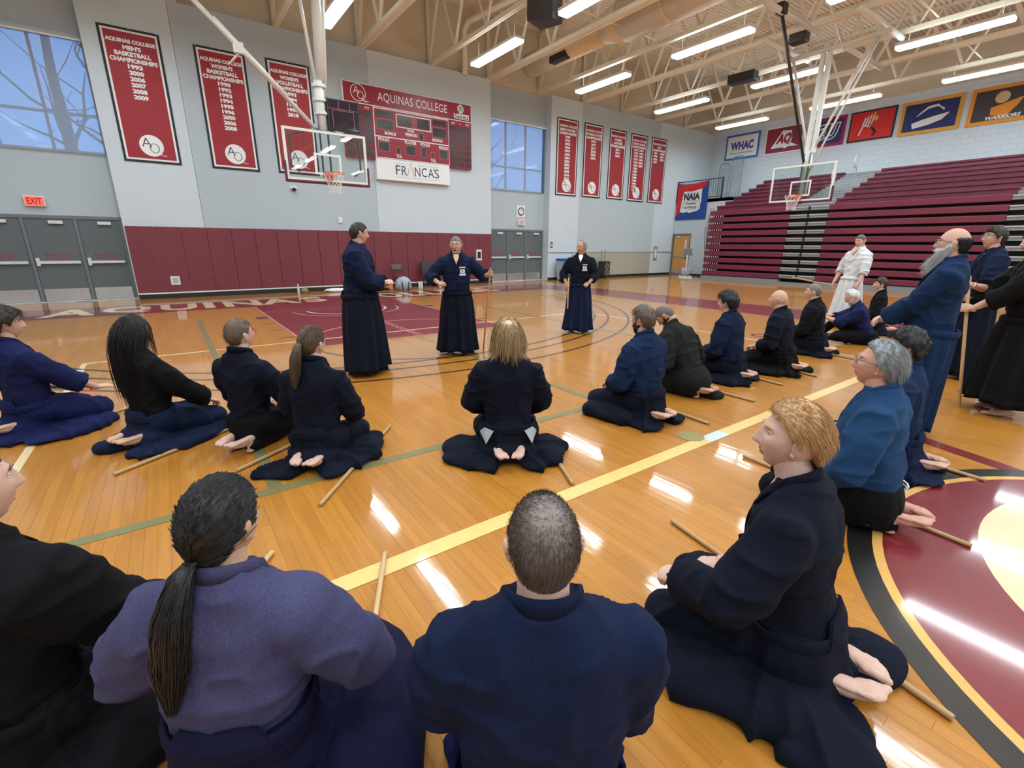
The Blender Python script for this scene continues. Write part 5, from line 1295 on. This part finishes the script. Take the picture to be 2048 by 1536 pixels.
        strands_mesh(bm_, np.stack([R0 + d2 * (ln * t)[:, None] + np.stack([-R0[:, 0] * .45 * t * dr[ids], 0 * ln, -.25 * ln * t * t], 1) for t in np.linspace(0, 1, 5)], 1), .0011)
        obj('beard', xf(bm_.v, Rh, hc, hs_), bm_.f, hair_mat('beard_' + beard['c'], {'grey': (.42, .44, .45), 'darkbrown': (.025, .018, .014), 'white': (.6, .6, .58)}.get(beard['c'])), root, smooth=True)
    # legs and what covers them
    fv, ff = FOOT
    if pose == 'stand':
        for s in (-1, 1):
            ank = np.array([s * stance, -.03, .078]) * sc_
            body.mat(0).tube([tp(0.02), tp(-.05, 0, s * .08), (s * stance * .85 * sc_, 0, .5 * sc_), (s * stance * sc_, -.02 * sc_, .25 * sc_), ank + np.array([0, 0, .02])], np.array([.07, .07, .06, .05, .036]) * sc_, 10)
            q = fv.copy(); f2 = ff
            if s > 0: q[:, 1] *= 1
            else: q[:, 1] *= -1; f2 = [f[::-1] for f in ff]
            body.mat(0).add(xf(q, frame((s * .25, 1, 0), (0, 0, 1)), ank, sc_), f2)
        # pleated hakama
        nn = 120; lev = np.linspace(0, 1, 18); VV = []; zw = tp(-.005)[2]; zh = pants_hem * sc_; cw = tp(-.005)
        for i, t in enumerate(lev):
            z = zw + (zh - zw) * t; cxy = np.array([cw[0], cw[1]]) * (1 - t) + np.array([0, .01]) * t
            rx = np.interp(t, [0, .12, .3, .6, 1], [.184, .208, .226, .245, .285]) * b * sc_ * (1 + (width_hem - 1) * t); ry = np.interp(t, [0, .12, .3, .6, 1], [.142, .158, .172, .190, .215]) * (b + belly) * sc_ * (1 + (width_hem - 1) * t)
            for k in range(nn):
                a = 2 * PI * k / nn; ca, sa_ = math.cos(a), math.sin(a)
                pl = abs(((a * 11 / PI) % 2) - 1) * 2 - 1; fold = (.010 + .022 * t) * pl * (.6 + .6 * max(0, sa_)) + .018 * t * math.sin(3 * a + hash_off(name)) + .010 * t * math.sin(7 * a + 1.3 + hash_off(name) + 2 * t)
                split = -.05 * t ** 1.5 * math.exp(-((abs(ca)) / .10) ** 2) * (1 if sa_ > 0 else .6)
                VV.append((cxy[0] + (rx + (fold + split * 0) * sc_) * ca, cxy[1] + (ry + (fold + split) * sc_) * sa_, z + (.012 * math.sin(4 * a + hash_off(name)) * t)))
        FF = [(i * nn + k, i * nn + (k + 1) % nn, (i + 1) * nn + (k + 1) % nn, (i + 1) * nn + k) for i in range(17) for k in range(nn)]
        m0 = len(VV); i0 = 17 * nn      # inner face of the hem
        for j, (sx, dz) in enumerate(((.985, .002), (.95, .10), (.8, .40))):
            for k in range(nn): q = VV[17 * nn + k]; VV.append((q[0] * sx, q[1] * sx, q[2] + dz * sc_))
        FF += [((i0 if j == 0 else m0 + (j - 1) * nn) + k, (i0 if j == 0 else m0 + (j - 1) * nn) + (k + 1) % nn, m0 + j * nn + (k + 1) % nn, m0 + j * nn + k) for j in range(3) for k in range(nn)]
        hk = obj('hakama', VV, FF, 'cloth_' + hakama, root, smooth=True)
    else:
        hm_ = MB(); kx = knees
        if legs is None:
            L_ = []
            for s in (-1, 1): L_.append(dict(hip=(s * .10, 0, .19), knee=(s * kx, .40, .105), ank=(s * .080, -.13, .055), s=s))
        else: L_ = legs
        for l in L_:
            hip, kn, an = [np.array(l[q]) * sc_ for q in ('hip', 'knee', 'ank')]
            capsule(hm_, hip, kn, .120 * sc_ * b ** .5, .092 * sc_); capsule(hm_, kn + np.array([0, 0, -.02]), an, .072 * sc_, .055 * sc_)
            if feet:
                fd, fu = l.get('fd', (-l['s'] * .22, -1, -.06)), l.get('fu', (0, 0, -1))
                q = fv.copy(); f2 = ff
                if (l['s'] < 0): q[:, 1] *= -1; f2 = [f[::-1] for f in ff]
                R = frame(fd, fu); ap = an + np.array(l.get('fo', (0, -.03, .015)))
                q = xf(q, R, ap, sc_ * .93)
                if q[:, 2].min() < .004: q[:, 2] += .004 - q[:, 2].min()
                body.mat(0).add(q, f2); body.mat(0).tube([hip, kn, an, ap], np.array([.07, .05, .035, .033]) * sc_, 10); body.mat(0).tube([tp(0), hip], .07 * sc_, 8)
        rr = [(tp(dz), Rx, Fw, rx * b * sc_, (ry * b + belly * .8) * sc_) for dz, rx, ry in ((-.20, .15, .13), (-.14, .185, .158), (-.09, .194, .164), (-.03, .190, .154), (.035, .180, .138)) + (((waist - .04, .190, .150), (waist + .03, .184, .142)) if waist > .02 else ())]
        loft(hm_, rr, 26)
        if legs is None and not trousers:
            hm_.ell((0, .12 * sc_, .035), (.27 * sc_ * spread, .34 * sc_, .05), 24, 10)
            hm_.ell((0, -.06 * sc_, .08), (.20 * sc_ * spread, .16 * sc_, .09), 20, 10)
            for s in (-1, 1): hm_.ell((s * .17 * sc_ * spread, -.17 * sc_, .025), (.12 * sc_, .15 * sc_, .03), 18, 8)
        for fx, fy, rx, ry, rot, hz in flaps:
            hm_.ell((fx, fy, hz * .5), (rx, ry, hz), 20, 8, rotz(math.radians(rot)))
        V, Fc, Nn = remesh(hm_, voxel, 4)
        an_ = np.arctan2(V[:, 1] - .05, V[:, 0]); r_ = np.hypot(V[:, 0], V[:, 1] - .05); lowf = np.clip(1 - V[:, 2] / .28, 0, 1) * np.clip(r_ / .25, 0, 1.4)
        so = seed_off(name)
        fold = 1 - np.abs(vnoise(np.stack([np.cos(an_) * 3.2, np.sin(an_) * 3.2, r_ * 2.5], 1) + so, 21)); f2 = vnoise(np.stack([V[:, 0] * 13, V[:, 1] * 7, V[:, 2] * 9], 1) + so, 22)
        amp = .35 if trousers else 1.0
        V = V + Nn * ((.030 * (fold ** 5 - .2) * (.35 + lowf) + .010 * f2) * amp)[:, None]
        V[:, 2] = np.maximum(V[:, 2], .003 + .002 * (f2 + 1))
        hk = obj('hakama' if not trousers else 'trousers', V, Fc, 'cloth_' + hakama, root, smooth=True)
    # belt and back plate
    bz = (-.075 if pose == 'stand' else -.03) + waist
    if not trousers:
        bt = MB(); pts = []
        nb_ = 28
        for k in range(nb_ + 1):
            a = 2 * PI * k / nb_; pts.append(tp(.055 + bz + .012 * math.sin(a), .156 * (b + belly * 1.2) * math.sin(a), .192 * b * math.cos(a)))
        bt.tube(pts, .030 * sc_, 8, squash=.35); bt.build('belt', 'cloth_' + hakama, hk, smooth=True)
        if plate:
            pv = []; cols = 9
            for j, dz in enumerate((.03, .07, .115)):
                hw = (.135, .125, .09)[j]
                for k in range(cols):
                    x = -hw + 2 * hw * k / (cols - 1); f = -((.154, .148, .138)[j] * b + (belly * .3)) * math.sqrt(max(0, 1 - (x / (.21 * b)) ** 2)) - .006
                    pv.append(tp(dz + bz, f - .008 * (j == 1) - .004, x))
            n1 = len(pv); pv2 = [p + Fw * .012 for p in pv]
            pf = []
            for j in range(2):
                for k in range(cols - 1): a = j * cols + k; pf += [(a, a + cols, a + cols + 1, a + 1), (n1 + a, n1 + a + 1, n1 + a + cols + 1, n1 + a + cols)]
            for k in range(cols - 1): pf += [(k, k + 1, n1 + k + 1, n1 + k), (2 * cols + k, n1 + 2 * cols + k, n1 + 2 * cols + k + 1, 2 * cols + k + 1)]
            for j in range(2): pf += [(j * cols, n1 + j * cols, n1 + (j + 1) * cols, (j + 1) * cols), (j * cols + cols - 1, (j + 1) * cols + cols - 1, n1 + (j + 1) * cols + cols - 1, n1 + j * cols + cols - 1)]
            obj('back_plate', pv + pv2, pf, 'cloth_' + hakama, hk)
        if lining:
            for s in (-1, 1):
                p = [tp(.03, -.10, s * .165), tp(.02, -.135, s * .10), tp(-.07, -.155, s * .155), tp(-.01, -.06, s * .195)]
                c = sum(p) / 4; p = [q + Fw * -.012 + Rx * s * .01 for q in p]
                obj('side_lining', p + [q + Fw * .02 for q in p], [(0, 1, 2, 3), (7, 6, 5, 4), (0, 4, 5, 1), (1, 5, 6, 2), (2, 6, 7, 3), (3, 7, 4, 0)], 'cloth_lining', hk)
    # hidden trunk keeps the body one figure under the clothes
    body.mat(0); capsule(body, tp(.0), tp(.42), .075 * sc_, .075 * sc_, 10)
    obj('body', body.v, body.f, [skin_m, 'lip', 'eye_white', 'iris', hair_m if hairc not in ('stubble',) else hair_mat('darkbrown', (.025, .018, .014)), 'mouth_dark'], root, smooth=True, midx=body.m)
    info = dict(root=root, tp=tp, sh=sh, hc=hc, Rh=Rh, U=U, Fw=Fw, Rx=Rx, jk=jk, hk=hk, sc=sc_)
    info['b'] = b; info['belly'] = belly
    if vneck:
        fb = .134 * b + belly * .35 + .004
        pv = [tp(.548, .062, -.040), tp(.548, .062, .040), tp(.50, fb * .78, -.036), tp(.50, fb * .78, .036), tp(.455, fb * .98, -.018), tp(.455, fb * .98, .018), tp(.405, fb, 0)]
        pv = [q + Fw * .012 for q in pv]
        obj('neckline', pv + [q - Fw * .03 for q in pv], [(0, 1, 3, 2), (2, 3, 5, 4), (4, 5, 6), (7, 9, 10, 8), (9, 11, 12, 10), (11, 13, 12), (0, 7, 8, 1), (0, 2, 9, 7), (2, 4, 11, 9), (4, 6, 13, 11), (6, 5, 12, 13), (5, 3, 10, 12), (3, 1, 8, 10)], vneck if vneck != True else skin_m, jk)
    if extra: extra(info)
    return info
def hash_off(name): return (sum(ord(c) * (i + 3) for i, c in enumerate(name)) % 97) / 7.0
def seed_off(name): return np.array([hash_off(name) * 3.1, hash_off(name) * 1.7, hash_off(name) * .9])

# ------------------------------------------------------------------ the people
def name_patch(info, word):
    tp, jk = info['tp'], info['jk']; Fw, U, Rx = info['Fw'], info['U'], info['Rx']
    # sewn on the left chest: word, flag, pale strip
    right, up = -Rx, U; f0 = .130 * info['b'] + info['belly'] * .35 + .006         # readable from the front
    mb = MB(); add_text(mb, word, tp(.365, f0 + .004, -.085), right, up, h=.026, w=.085, bold=.05)
    mb.build('chest_word', 'white', jk)
    for dz, w, h, nm in ((.315, .032, .022, 'flag_patch'), (.268, .042, .013, 'name_strip')):
        q = tp(dz, f0 + .002, -.085); MB().add([q + right * a * w + up * b_ * h for a, b_ in ((-1, -1), (1, -1), (1, 1), (-1, 1))] + [q - Fw * .03 + right * a * w + up * b_ * h for a, b_ in ((-1, -1), (1, -1), (1, 1), (-1, 1))], [(0, 1, 2, 3), (4, 7, 6, 5), (0, 4, 5, 1), (1, 5, 6, 2), (2, 6, 7, 3), (3, 7, 4, 0)]).build(nm, 'white', jk)
    MB().add([tp(.315, f0 + .005, -.085) + .011 * (right * math.cos(a) + up * math.sin(a)) for a in np.linspace(0, 2 * PI, 16, endpoint=False)], [tuple(range(16))]).build('flag_disc', 'red_text', jk)
def stripes(info):
    tp, Fw, Rx, U = info['tp'], info['Fw'], info['Rx'], info['U']
    for k in range(3):
        mb = MB(); mb.tube([tp(.020 - .022 * k, -.186 + .006 * k, .00 + .02 * k), tp(.016 - .022 * k, -.180, .06), tp(.008 - .022 * k, -.160, .12)], .0055, 6); mb.build('stripe', 'white', info['hk'])
NEAR = dict(voxel=.0105, detail=1.0)
MID = dict(voxel=.012, detail=.6)
FARP = dict(voxel=.015, detail=.25)
# standing
person('S1', (-1.60, -7.66), (.90, -.43), 'tall standing man in navy gi with glasses and clasped hands, seen from the side', 'stand', H=1.02, bulk=1.30, lean=2, jacket='navy', hakama='ink', skin='light', hair='crop', hairc='darkbrown', head=(24, -2, 0), glasses='black', beard=None, width_hem=.95,
       arms={'r': dict(w=(.05, .30, 1.06), hint=(.9, -.6, -.5), pose='fist', f=(-.6, .8, .1), up=(.5, .3, .8), sleeve=.72), 'l': dict(w=(-.04, .29, 1.02), hint=(-.9, -.6, -.5), pose='fist', f=(.6, .8, 0), up=(-.5, .3, .8), sleeve=.72)}, seed=4, **MID,
       extra=lambda i: MB().tube([i['tp'](.33, .150, -.09), i['tp'](.27, .155, -.09)], .012, 6).build('chest_patch', 'white', i['jk']))
s2 = person('S2', (-.14, -7.40), (-.50, -.866), 'older instructor in navy gi with chest patch, speaking and holding a tall staff upright', 'stand', H=.945, bulk=1.12, lean=2, belly=.03, jacket='navy', hakama='ink', skin='asian', hair='buzz', hairc='greybrown', head=(-12, -3, 0), glasses='metal', facev=dict(w=1.06, open=True), vneck=True,
       arms={'l': dict(w=(-.48, .20, 1.20), hint=(-.6, -.5, -.8), pose='fist', f=(-.25, .9, .25), up=(-.9, -.3, .2), sleeve=.6), 'r': dict(w=(.24, .26, 1.07), hint=(1, -.4, -.4), pose='fist', f=(-.5, .8, .05), up=(.3, .2, .9), sleeve=.6)}, seed=6, extra=lambda i: name_patch(i, 'JAPAN'), **MID)
s3 = person('S3', (2.50, -7.12), (-.72, -.69), 'far standing man in navy gi and denim-blue hakama holding a short stick at his hip', 'stand', H=.925, bulk=1.05, lean=0, belly=.01, jacket='ink', hakama='denim', skin='tan', hair=dict(HS['crop'], top=(.2, .02), line=[.095, .092, .075, .04, -.005, .018, .0, -.045, -.072, -.078]), hairc='greybrown', head=(-38, -2, 0), facev=dict(w=1.0), vneck='white',
       arms={'r': dict(w=(.24, .18, .94), hint=(1, -.6, -.3), pose='fist', f=(-.1, .8, -.5), up=(.8, .2, .3)), 'l': dict(w=(-.17, .24, .97), hint=(-.65, -.5, -.3), pose='fist', f=(.7, .5, -.5), up=(-.3, .5, .8))}, seed=8, extra=lambda i: name_patch(i, 'JAPAN'), **FARP)
s4 = person('S4', (7.35, -9.62), (-.93, .36), 'standing man in a white gi and white hakama in front of the bleachers', 'stand', H=1.02, bulk=.98, lean=-4, jacket='white', hakama='white', skin='light', hair='buzz', hairc='ash', head=(4, -12, 0), vneck=True, width_hem=1.15,
       arms={'r': dict(w=(.25, .12, .86), hint=(.6, -.7, 0), pose='rest', f=(0, .3, -1), up=(1, .2, .1), sleeve=.35), 'l': dict(w=(-.25, .12, .84), hint=(-.6, -.7, 0), pose='fist', f=(0, .5, -.9), up=(-1, .2, .1), sleeve=.35)}, seed=9, **FARP)
person('S5', (1.50, -12.21), (-.16, .985), 'standing bearded bald man with glasses in a denim-blue gi, arms held in front', 'stand', H=.965, bulk=1.08, lean=-2, belly=.05, jacket='denimblue', hakama='denimblue', skin='light', hair=dict(HS['horseshoe'], n=1200, len=.02), hairc='dark', head=(2, 4, 0), glasses='black', beard=dict(len=.11, t=.022, c='grey'),
       arms={'r': dict(w=(.04, .31, .96), hint=(.9, -.5, -.6), pose='rest', f=(-.7, .7, 0), up=(.3, .5, .8), sleeve=.85), 'l': dict(w=(-.04, .32, .97), hint=(-.9, -.5, -.6), pose='rest', f=(.6, .7, -.1), up=(-.3, .5, .8), sleeve=.85)}, seed=10, voxel=.011, detail=.8, width_hem=.72, plate=False)
person('S6', (4.30, -11.98), (-.45, .89), 'standing dark-haired man with glasses in navy gi behind the bearded man', 'stand', H=1.015, bulk=1.05, lean=0, jacket='navy', hakama='ink', skin='light', hair='short', hairc='darkbrown', head=(12, 6, 0), glasses='metal',
       arms={'r': dict(w=(.18, .26, 1.0), hint=(1, -.5, -.5), pose='fist', f=(-.4, .8, -.2)), 'l': dict(w=(-.20, .22, .92), hint=(-1, -.5, -.5), pose='fist', f=(.2, .7, -.5))}, seed=11, **MID)
s7 = person('S7', (2.86, -12.56), (-.42, .91), 'standing figure in black gi at the right edge leaning both hands on a staff', 'stand', H=.98, bulk=1.08, lean=6, jacket='black', hakama='black', skin='light', hair='short', hairc='darkbrown', head=(8, 0, 0), pants_hem=.13, width_hem=1.12,
       arms={'r': dict(w=(.05, .42, 1.20), hint=(.9, -.5, -.6), pose='fist', f=(-.7, .7, .1), up=(.2, .6, .8), sleeve=.5), 'l': dict(w=(-.05, .42, .98), hint=(-.9, -.4, -.6), pose='fist', f=(.3, .9, .1), up=(-.9, .2, .3), sleeve=.5)}, seed=12, **MID)
# kneeling, left group
person('K1', (-4.50, -7.98), (.86, .51), 'kneeling young man in royal blue gi at the left edge, arm on his knee', lean=-3, bulk=1.04, jacket='royal', hakama='royal', skin='light', hair='thick', hairc='darkbrown', head=(-12, 0, 0),
       arms={'r': dict(w=(.17, .44, .25), hint=(.6, -.8, -.4), pose='flat', f=(.05, .95, -.12), sleeve=.55)}, seed=20, flaps=[(.30, .10, .16, .34, 10, .05)], beard=None, **MID)
person('K2', (-3.68, -8.83), (.84, .54), 'kneeling woman with very long black hair in dark gi, left of the youth with glasses', H=.98, lean=-2, bulk=.95, jacket='black', hakama='denim', skin='asian', hair='long', hairc='dark', head=(2, 6, 0),
       arms={'r': dict(w=(.17, .34, .28), hint=(1, -.3, -.4), sleeve=.8), 'l': dict(w=(-.15, .33, .28))}, seed=21, flaps=[(.22, .12, .14, .36, 0, .05)], voxel=.012, detail=1.0)
person('K3', (-3.06, -9.33), (.74, .67), 'kneeling short-haired youth with red-rimmed glasses in dark gi', lean=-1, bulk=.90, H=.97, jacket='ink', hakama='black', skin='pale', hair='crop', hairc='ash', head=(-16, 8, 0), glasses='red', trousers=True,
       arms={'r': dict(w=(.22, .28, .24), hint=(.65, -.4, -.3), sleeve=.85), 'l': dict(w=(-.15, .30, .27))}, seed=22, **MID)
person('K4', (-2.71, -9.93), (.62, .785), 'kneeling woman with brown ponytail in dark gi behind the long staff', lean=3, bulk=.95, H=.96, jacket='ink', hakama='ink', skin='pale', hair='ponyhigh', hairc='lightbrown', head=(-16, 0, 4), seed=23, flaps=[(.24, .12, .16, .30, 0, .06), (-.2, -.2, .16, .14, 20, .04)], voxel=.012, detail=.9,
       arms={'r': dict(w=(.15, .30, .27)), 'l': dict(w=(-.14, .30, .27))})
person('K5', (-1.54, -10.62), (.53, .85), 'kneeling man with blond chin-length hair and bald crown, back to the viewer', lean=1, bulk=1.0, jacket='ink', hakama='ink', skin='pale', hair='tonsure', hairc='blond', head=(4, 0, 0), lining=True, seed=24, voxel=.012, detail=1.0,
       flaps=[(-.30, -.10, .20, .14, -12, .045), (-.34, .05, .16, .20, 20, .06), (.30, .0, .15, .20, -10, .06), (.30, -.16, .08, .10, 0, .07)], arms={'r': dict(w=(.12, .28, .30), hint=(.65, -.4, -.3)), 'l': dict(w=(-.12, .28, .30), hint=(-.65, -.4, -.3))})
# kneeling row on the right
person('K6', (-.09, -10.70), (-.06, 1.0), 'kneeling man in blue gi with short brown hair and beard, first of the right row', lean=5, bulk=1.06, jacket='blue', hakama='ink', skin='light', hair='short', hairc='ash', head=(4, 2, 0), beard=dict(len=.012, t=.006, c='darkbrown'), seed=25, flaps=[(-.20, .20, .18, .28, 0, .09)], **MID)
person('K7', (.90, -10.50), (-.05, 1.0), 'kneeling bald man in charcoal gi bowing his head, second of the right row', lean=30, bulk=1.08, jacket='charcoal', hakama='charcoal', skin='tan', hair='buzz', hairc='stubble', head=(25, -48, 0), trousers=True, lining=False, beard=dict(len=.012, t=.006, c='darkbrown'), seed=26, flaps=[(.12, -.22, .12, .12, 0, .05)], **MID)
person('K8', (1.82, -10.42), (-.10, .99), 'kneeling man with thick dark hair in navy gi, third of the right row', lean=9, bulk=1.04, jacket='navy', hakama='ink', skin='light', hair='thick', hairc='dark', head=(0, 2, 0), seed=27, flaps=[(.2, -.12, .16, .14, 0, .04), (-.15, -.05, .2, .25, 0, .05)], **MID)
person('K9', (2.72, -10.58), (-.16, .99), 'kneeling bald older man in dark gi, fourth of the right row', lean=10, bulk=1.04, jacket='ink', hakama='black', skin='light', hair=None, hairc='grey', head=(4, 4, 0), seed=28, flaps=[(-.22, .1, .2, .3, 0, .06)], **MID)
person('K10', (4.15, -10.36), (-.15, .99), 'kneeling man with grey crop in dark gi, last of the right row', lean=7, bulk=1.10, jacket='black', hakama='ink', skin='light', hair='buzz', hairc='greybrown', head=(10, 2, 0), seed=29, **FARP)
person('K11', (5.70, -10.52), (-.42, .91), 'white-haired man in navy gi sitting on the floor with one knee up, looking down', 'sit', lean=22, bulk=1.04, jacket='royal', hakama='black', skin='ruddy', hair=dict(HS['short'], line=[.10, .095, .08, .05, .0, .018, .0, -.05, -.075, -.08]), hairc='white', head=(5, -26, 0), beard=dict(len=.015, t=.007, c='white'), seed=30, plate=False,
       legs=[dict(hip=(.09, .02, .13), knee=(.12, .42, .34), ank=(.16, .62, .06), s=1, fd=(0, 1, 0), fu=(0, 0, 1), fo=(0, .02, .02)), dict(hip=(-.10, .02, .12), knee=(-.24, .40, .12), ank=(-.10, .70, .06), s=-1, fd=(-.3, 1, 0), fu=(-.4, 0, 1), fo=(0, .02, .02))],
       arms={'r': dict(w=(.10, .62, .42), hint=(.5, -.2, -.8), sleeve=.35, f=(0, 1, -.3)), 'l': dict(w=(-.10, .60, .40), hint=(-.5, -.2, -.8), sleeve=.35, f=(0, 1, -.3))}, **FARP)
person('K12', (7.00, -10.26), (-.25, .97), 'kneeling dark-haired person in black gi behind the white-haired seated man', lean=3, bulk=.92, H=.98, jacket='black', hakama='ink', skin='light', hair='short', hairc='darkbrown', head=(15, 0, 0), seed=31, **FARP)
# front group
person('K13', (-.36, -12.49), (-.22, .975), 'kneeling grey-haired man with glasses in bright blue gi and striped black trousers', lean=4, bulk=1.14, H=1.01, jacket='indigo', hakama='black', skin='ruddy', hair='grey', hairc='grey', head=(12, 10, 0), glasses='metal', trousers=True, seed=32, extra=stripes, blouse=.03, **NEAR,
       arms={'l': dict(w=(-.16, .24, .27), hint=(-1, -.5, -.4), sleeve=.9), 'r': dict(w=(.16, .24, .27), hint=(1, -.5, -.4), sleeve=.9)})
person('K14', (.61, -12.36), (-.18, .98), 'kneeling dark-haired man in navy gi half hidden behind the grey-haired man', lean=4, bulk=1.0, H=.96, jacket='blue', hakama='navy', skin='light', hair='thick', hairc='dark', head=(5, 2, 0), seed=33, **MID)
person('K15', (-1.755, -12.71), (-.24, .97), 'kneeling man with strawberry-blond hair in dark navy gi, hand on his thigh', lean=7, bulk=1.06, H=.988, jacket='ink', hakama='ink', skin='pale', hair='swept', hairc='strawberry', head=(22, 8, 0), seed=34, neck=.01, **NEAR,
       flaps=[(-.24, .10, .16, .36, 8, .08), (-.26, -.18, .15, .16, 0, .05), (.18, -.26, .15, .10, -15, .05)], arms={'l': dict(w=(-.20, .34, .33), hint=(-1, -.3, -.5), pose='fist', f=(.25, .9, -.35), up=(-.3, .2, .9), sleeve=.9), 'r': dict(w=(.06, .26, .29))})
person('K16', (-2.85, -12.605), (.56, .83), 'kneeling man with cropped thinning hair in navy gi, nearest to the viewer in the middle', lean=2, bulk=1.12, H=.985, jacket='navy', hakama='royal', skin='pale', hair=dict(HS['buzz'], n=13000, len=.010, r=.0006, t=.0025, jit=.12, cut=.06, pw=1.6, thin=((0, -.045, .096), .058, .80), crown=(.006, -.062, .09)), hairc='stubble', head=(2, 0, 0), seed=35, sleeve_r=1.0, **NEAR,
       arms={'r': dict(w=(.10, .30, .30), hint=(.65, -.5, -.3)), 'l': dict(w=(-.10, .30, .30), hint=(-.65, -.5, -.3))})
person('K17', (-3.425, -12.06), (.52, .855), 'kneeling woman with black ponytail in faded purple gi and dark blue hakama', lean=4, bulk=1.0, H=.95, waist=.10, jacket='purple', hakama='purplehak', skin='asian', hair='pony', hairc='dark', head=(-14, 0, 0), seed=36, sleeve_r=1.12, blouse=.03, **NEAR,
       flaps=[(.28, .16, .17, .34, 8, .16), (.10, -.24, .26, .12, 0, .06)], arms={'r': dict(w=(.20, .28, .33), hint=(.65, -.35, -.25), sleeve=.45), 'l': dict(w=(-.20, .28, .33), hint=(-.65, -.35, -.25), sleeve=.45)})
person('K18', (-3.975, -11.54), (.66, .75), 'kneeling person in black gi with cropped light brown hair at the lower left edge', lean=4, bulk=1.06, H=.98, jacket='black', hakama='black', skin='pale', hair='buzz', hairc='ash', head=(-18, 2, 0), seed=37, sleeve_r=1.2, **NEAR,
       flaps=[(.28, .12, .17, .36, 0, .10)], arms={'r': dict(w=(.18, .36, .25), hint=(1, -.4, -.5), pose='flat', sleeve=.72), 'l': dict(w=(-.15, .35, .27))})

# ------------------------------------------------------------------ staffs
def staff(a, b, label, m='oak', r=.0125, group='wooden staffs', name='wooden_staff'):
    a, b = Vector(a), Vector(b); d = (b - a)
    L = d.length; o = MB().tube([(0, 0, 0), (0, 0, .004), (0, 0, L - .004), (0, 0, L)], [r * .86, r, r, r * .86], 14).build(name, m, smooth=True, label=label, cat='staff', group=group)
    o.location = a; o.rotation_mode = 'QUATERNION'; o.rotation_quaternion = d.to_track_quat('Z', 'Y')
    for p in o.data.polygons:
        if len(p.vertices) > 4: p.use_smooth = False
    return o
zz = .0145
def lying(p, q, label, m='oak', L=1.28, anchor=0):
    p, q = Vector((*p, zz)), Vector((*q, zz)); d = (q - p).normalized()
    if anchor == 0: return staff(p, p + d * L, label, m)
    return staff(q - d * L, q, label, m)
lying((-4.59, -8.29), (-4.01, -7.82), 'wooden staff lying beside the royal blue kneeling man at the left edge', L=1.0)
lying((-3.92, -9.38), (-3.27, -8.94), 'wooden staff lying beside the kneeling woman with very long black hair')
lying((-3.24, -9.79), (-2.90, -9.58), 'wooden staff lying between the youth with glasses and the brown ponytail', L=1.1)
lying((-2.89, -10.58), (-2.07, -9.61), 'wooden staff lying on open floor right of the brown ponytail woman')
lying((-1.47, -11.26), (-1.09, -10.42), 'wooden staff lying right of the blond man with bald crown')
lying((-3.20, -10.90), (-3.82, -11.70), 'wooden staff lying between the black gi person and the purple gi woman', 'oak_pale')
lying((-2.74, -11.24), (-3.19, -12.15), 'pale wooden staff lying between the purple gi woman and the cropped man', 'oak_pale')
lying((.29, -9.88), (.26, -11.16), 'wooden staff lying right of the first man in the right row', anchor=1)
lying((1.19, -9.79), (1.21, -11.07), 'wooden staff lying right of the bald bowing man', anchor=1)
lying((2.20, -9.67), (2.05, -10.95), 'wooden staff lying right of the thick dark-haired man', anchor=1)
lying((2.99, -9.75), (2.78, -11.01), 'wooden staff lying right of the bald older man', anchor=1)
lying((4.42, -9.64), (4.22, -10.92), 'wooden staff lying right of the man with grey crop', anchor=1)
lying((-1.30, -11.90), (-1.52, -13.15), 'wooden staff lying under the right side of the strawberry-blond man')
lying((-.13, -11.68), (-.21, -12.97), 'wooden staff lying across the maroon circle beside the bright blue gi man')
lying((.92, -11.55), (.84, -12.83), 'wooden staff lying right of the half hidden dark-haired man', anchor=1)
def grip(info, k):
    S, E, Wr, R = info['sh'][k]; p = Wr + R @ np.array([.075, 0, -.022]); r = info['root']; c, q = math.cos(r.rotation_euler.z), math.sin(r.rotation_euler.z)
    return Vector((r.location.x + c * p[0] - q * p[1], r.location.y + q * p[0] + c * p[1], p[2]))
def held(info, k, foot, L, label, m, r=.0125, **kw):
    g_ = grip(info, k); a = Vector(foot); return staff(a, a + (g_ - a).normalized() * L, label, m, r, **kw)
held(s2, 'l', (.22, -7.50, .003), 1.28, 'upright wooden staff held by the older instructor', 'oak')
held(s7, 'r', (2.80, -12.30, .003), 1.28, 'pale upright staff held by the figure in black at the right edge', 'oak_pale', .014)
g_ = grip(s3, 'r'); staff(g_ + Vector((.03, .02, -.38)), g_ + Vector((-.02, -.03, .16)), 'short wooden stick held by the far standing man', 'oak_pale', name='short_stick', group='short sticks')
g_ = grip(s4, 'r'); staff(g_ + Vector((.1, -.12, -.05)), g_ + Vector((-.42, .62, .12)), 'wooden stick held low by the man in the white gi', 'oak', name='short_stick', group='short sticks')
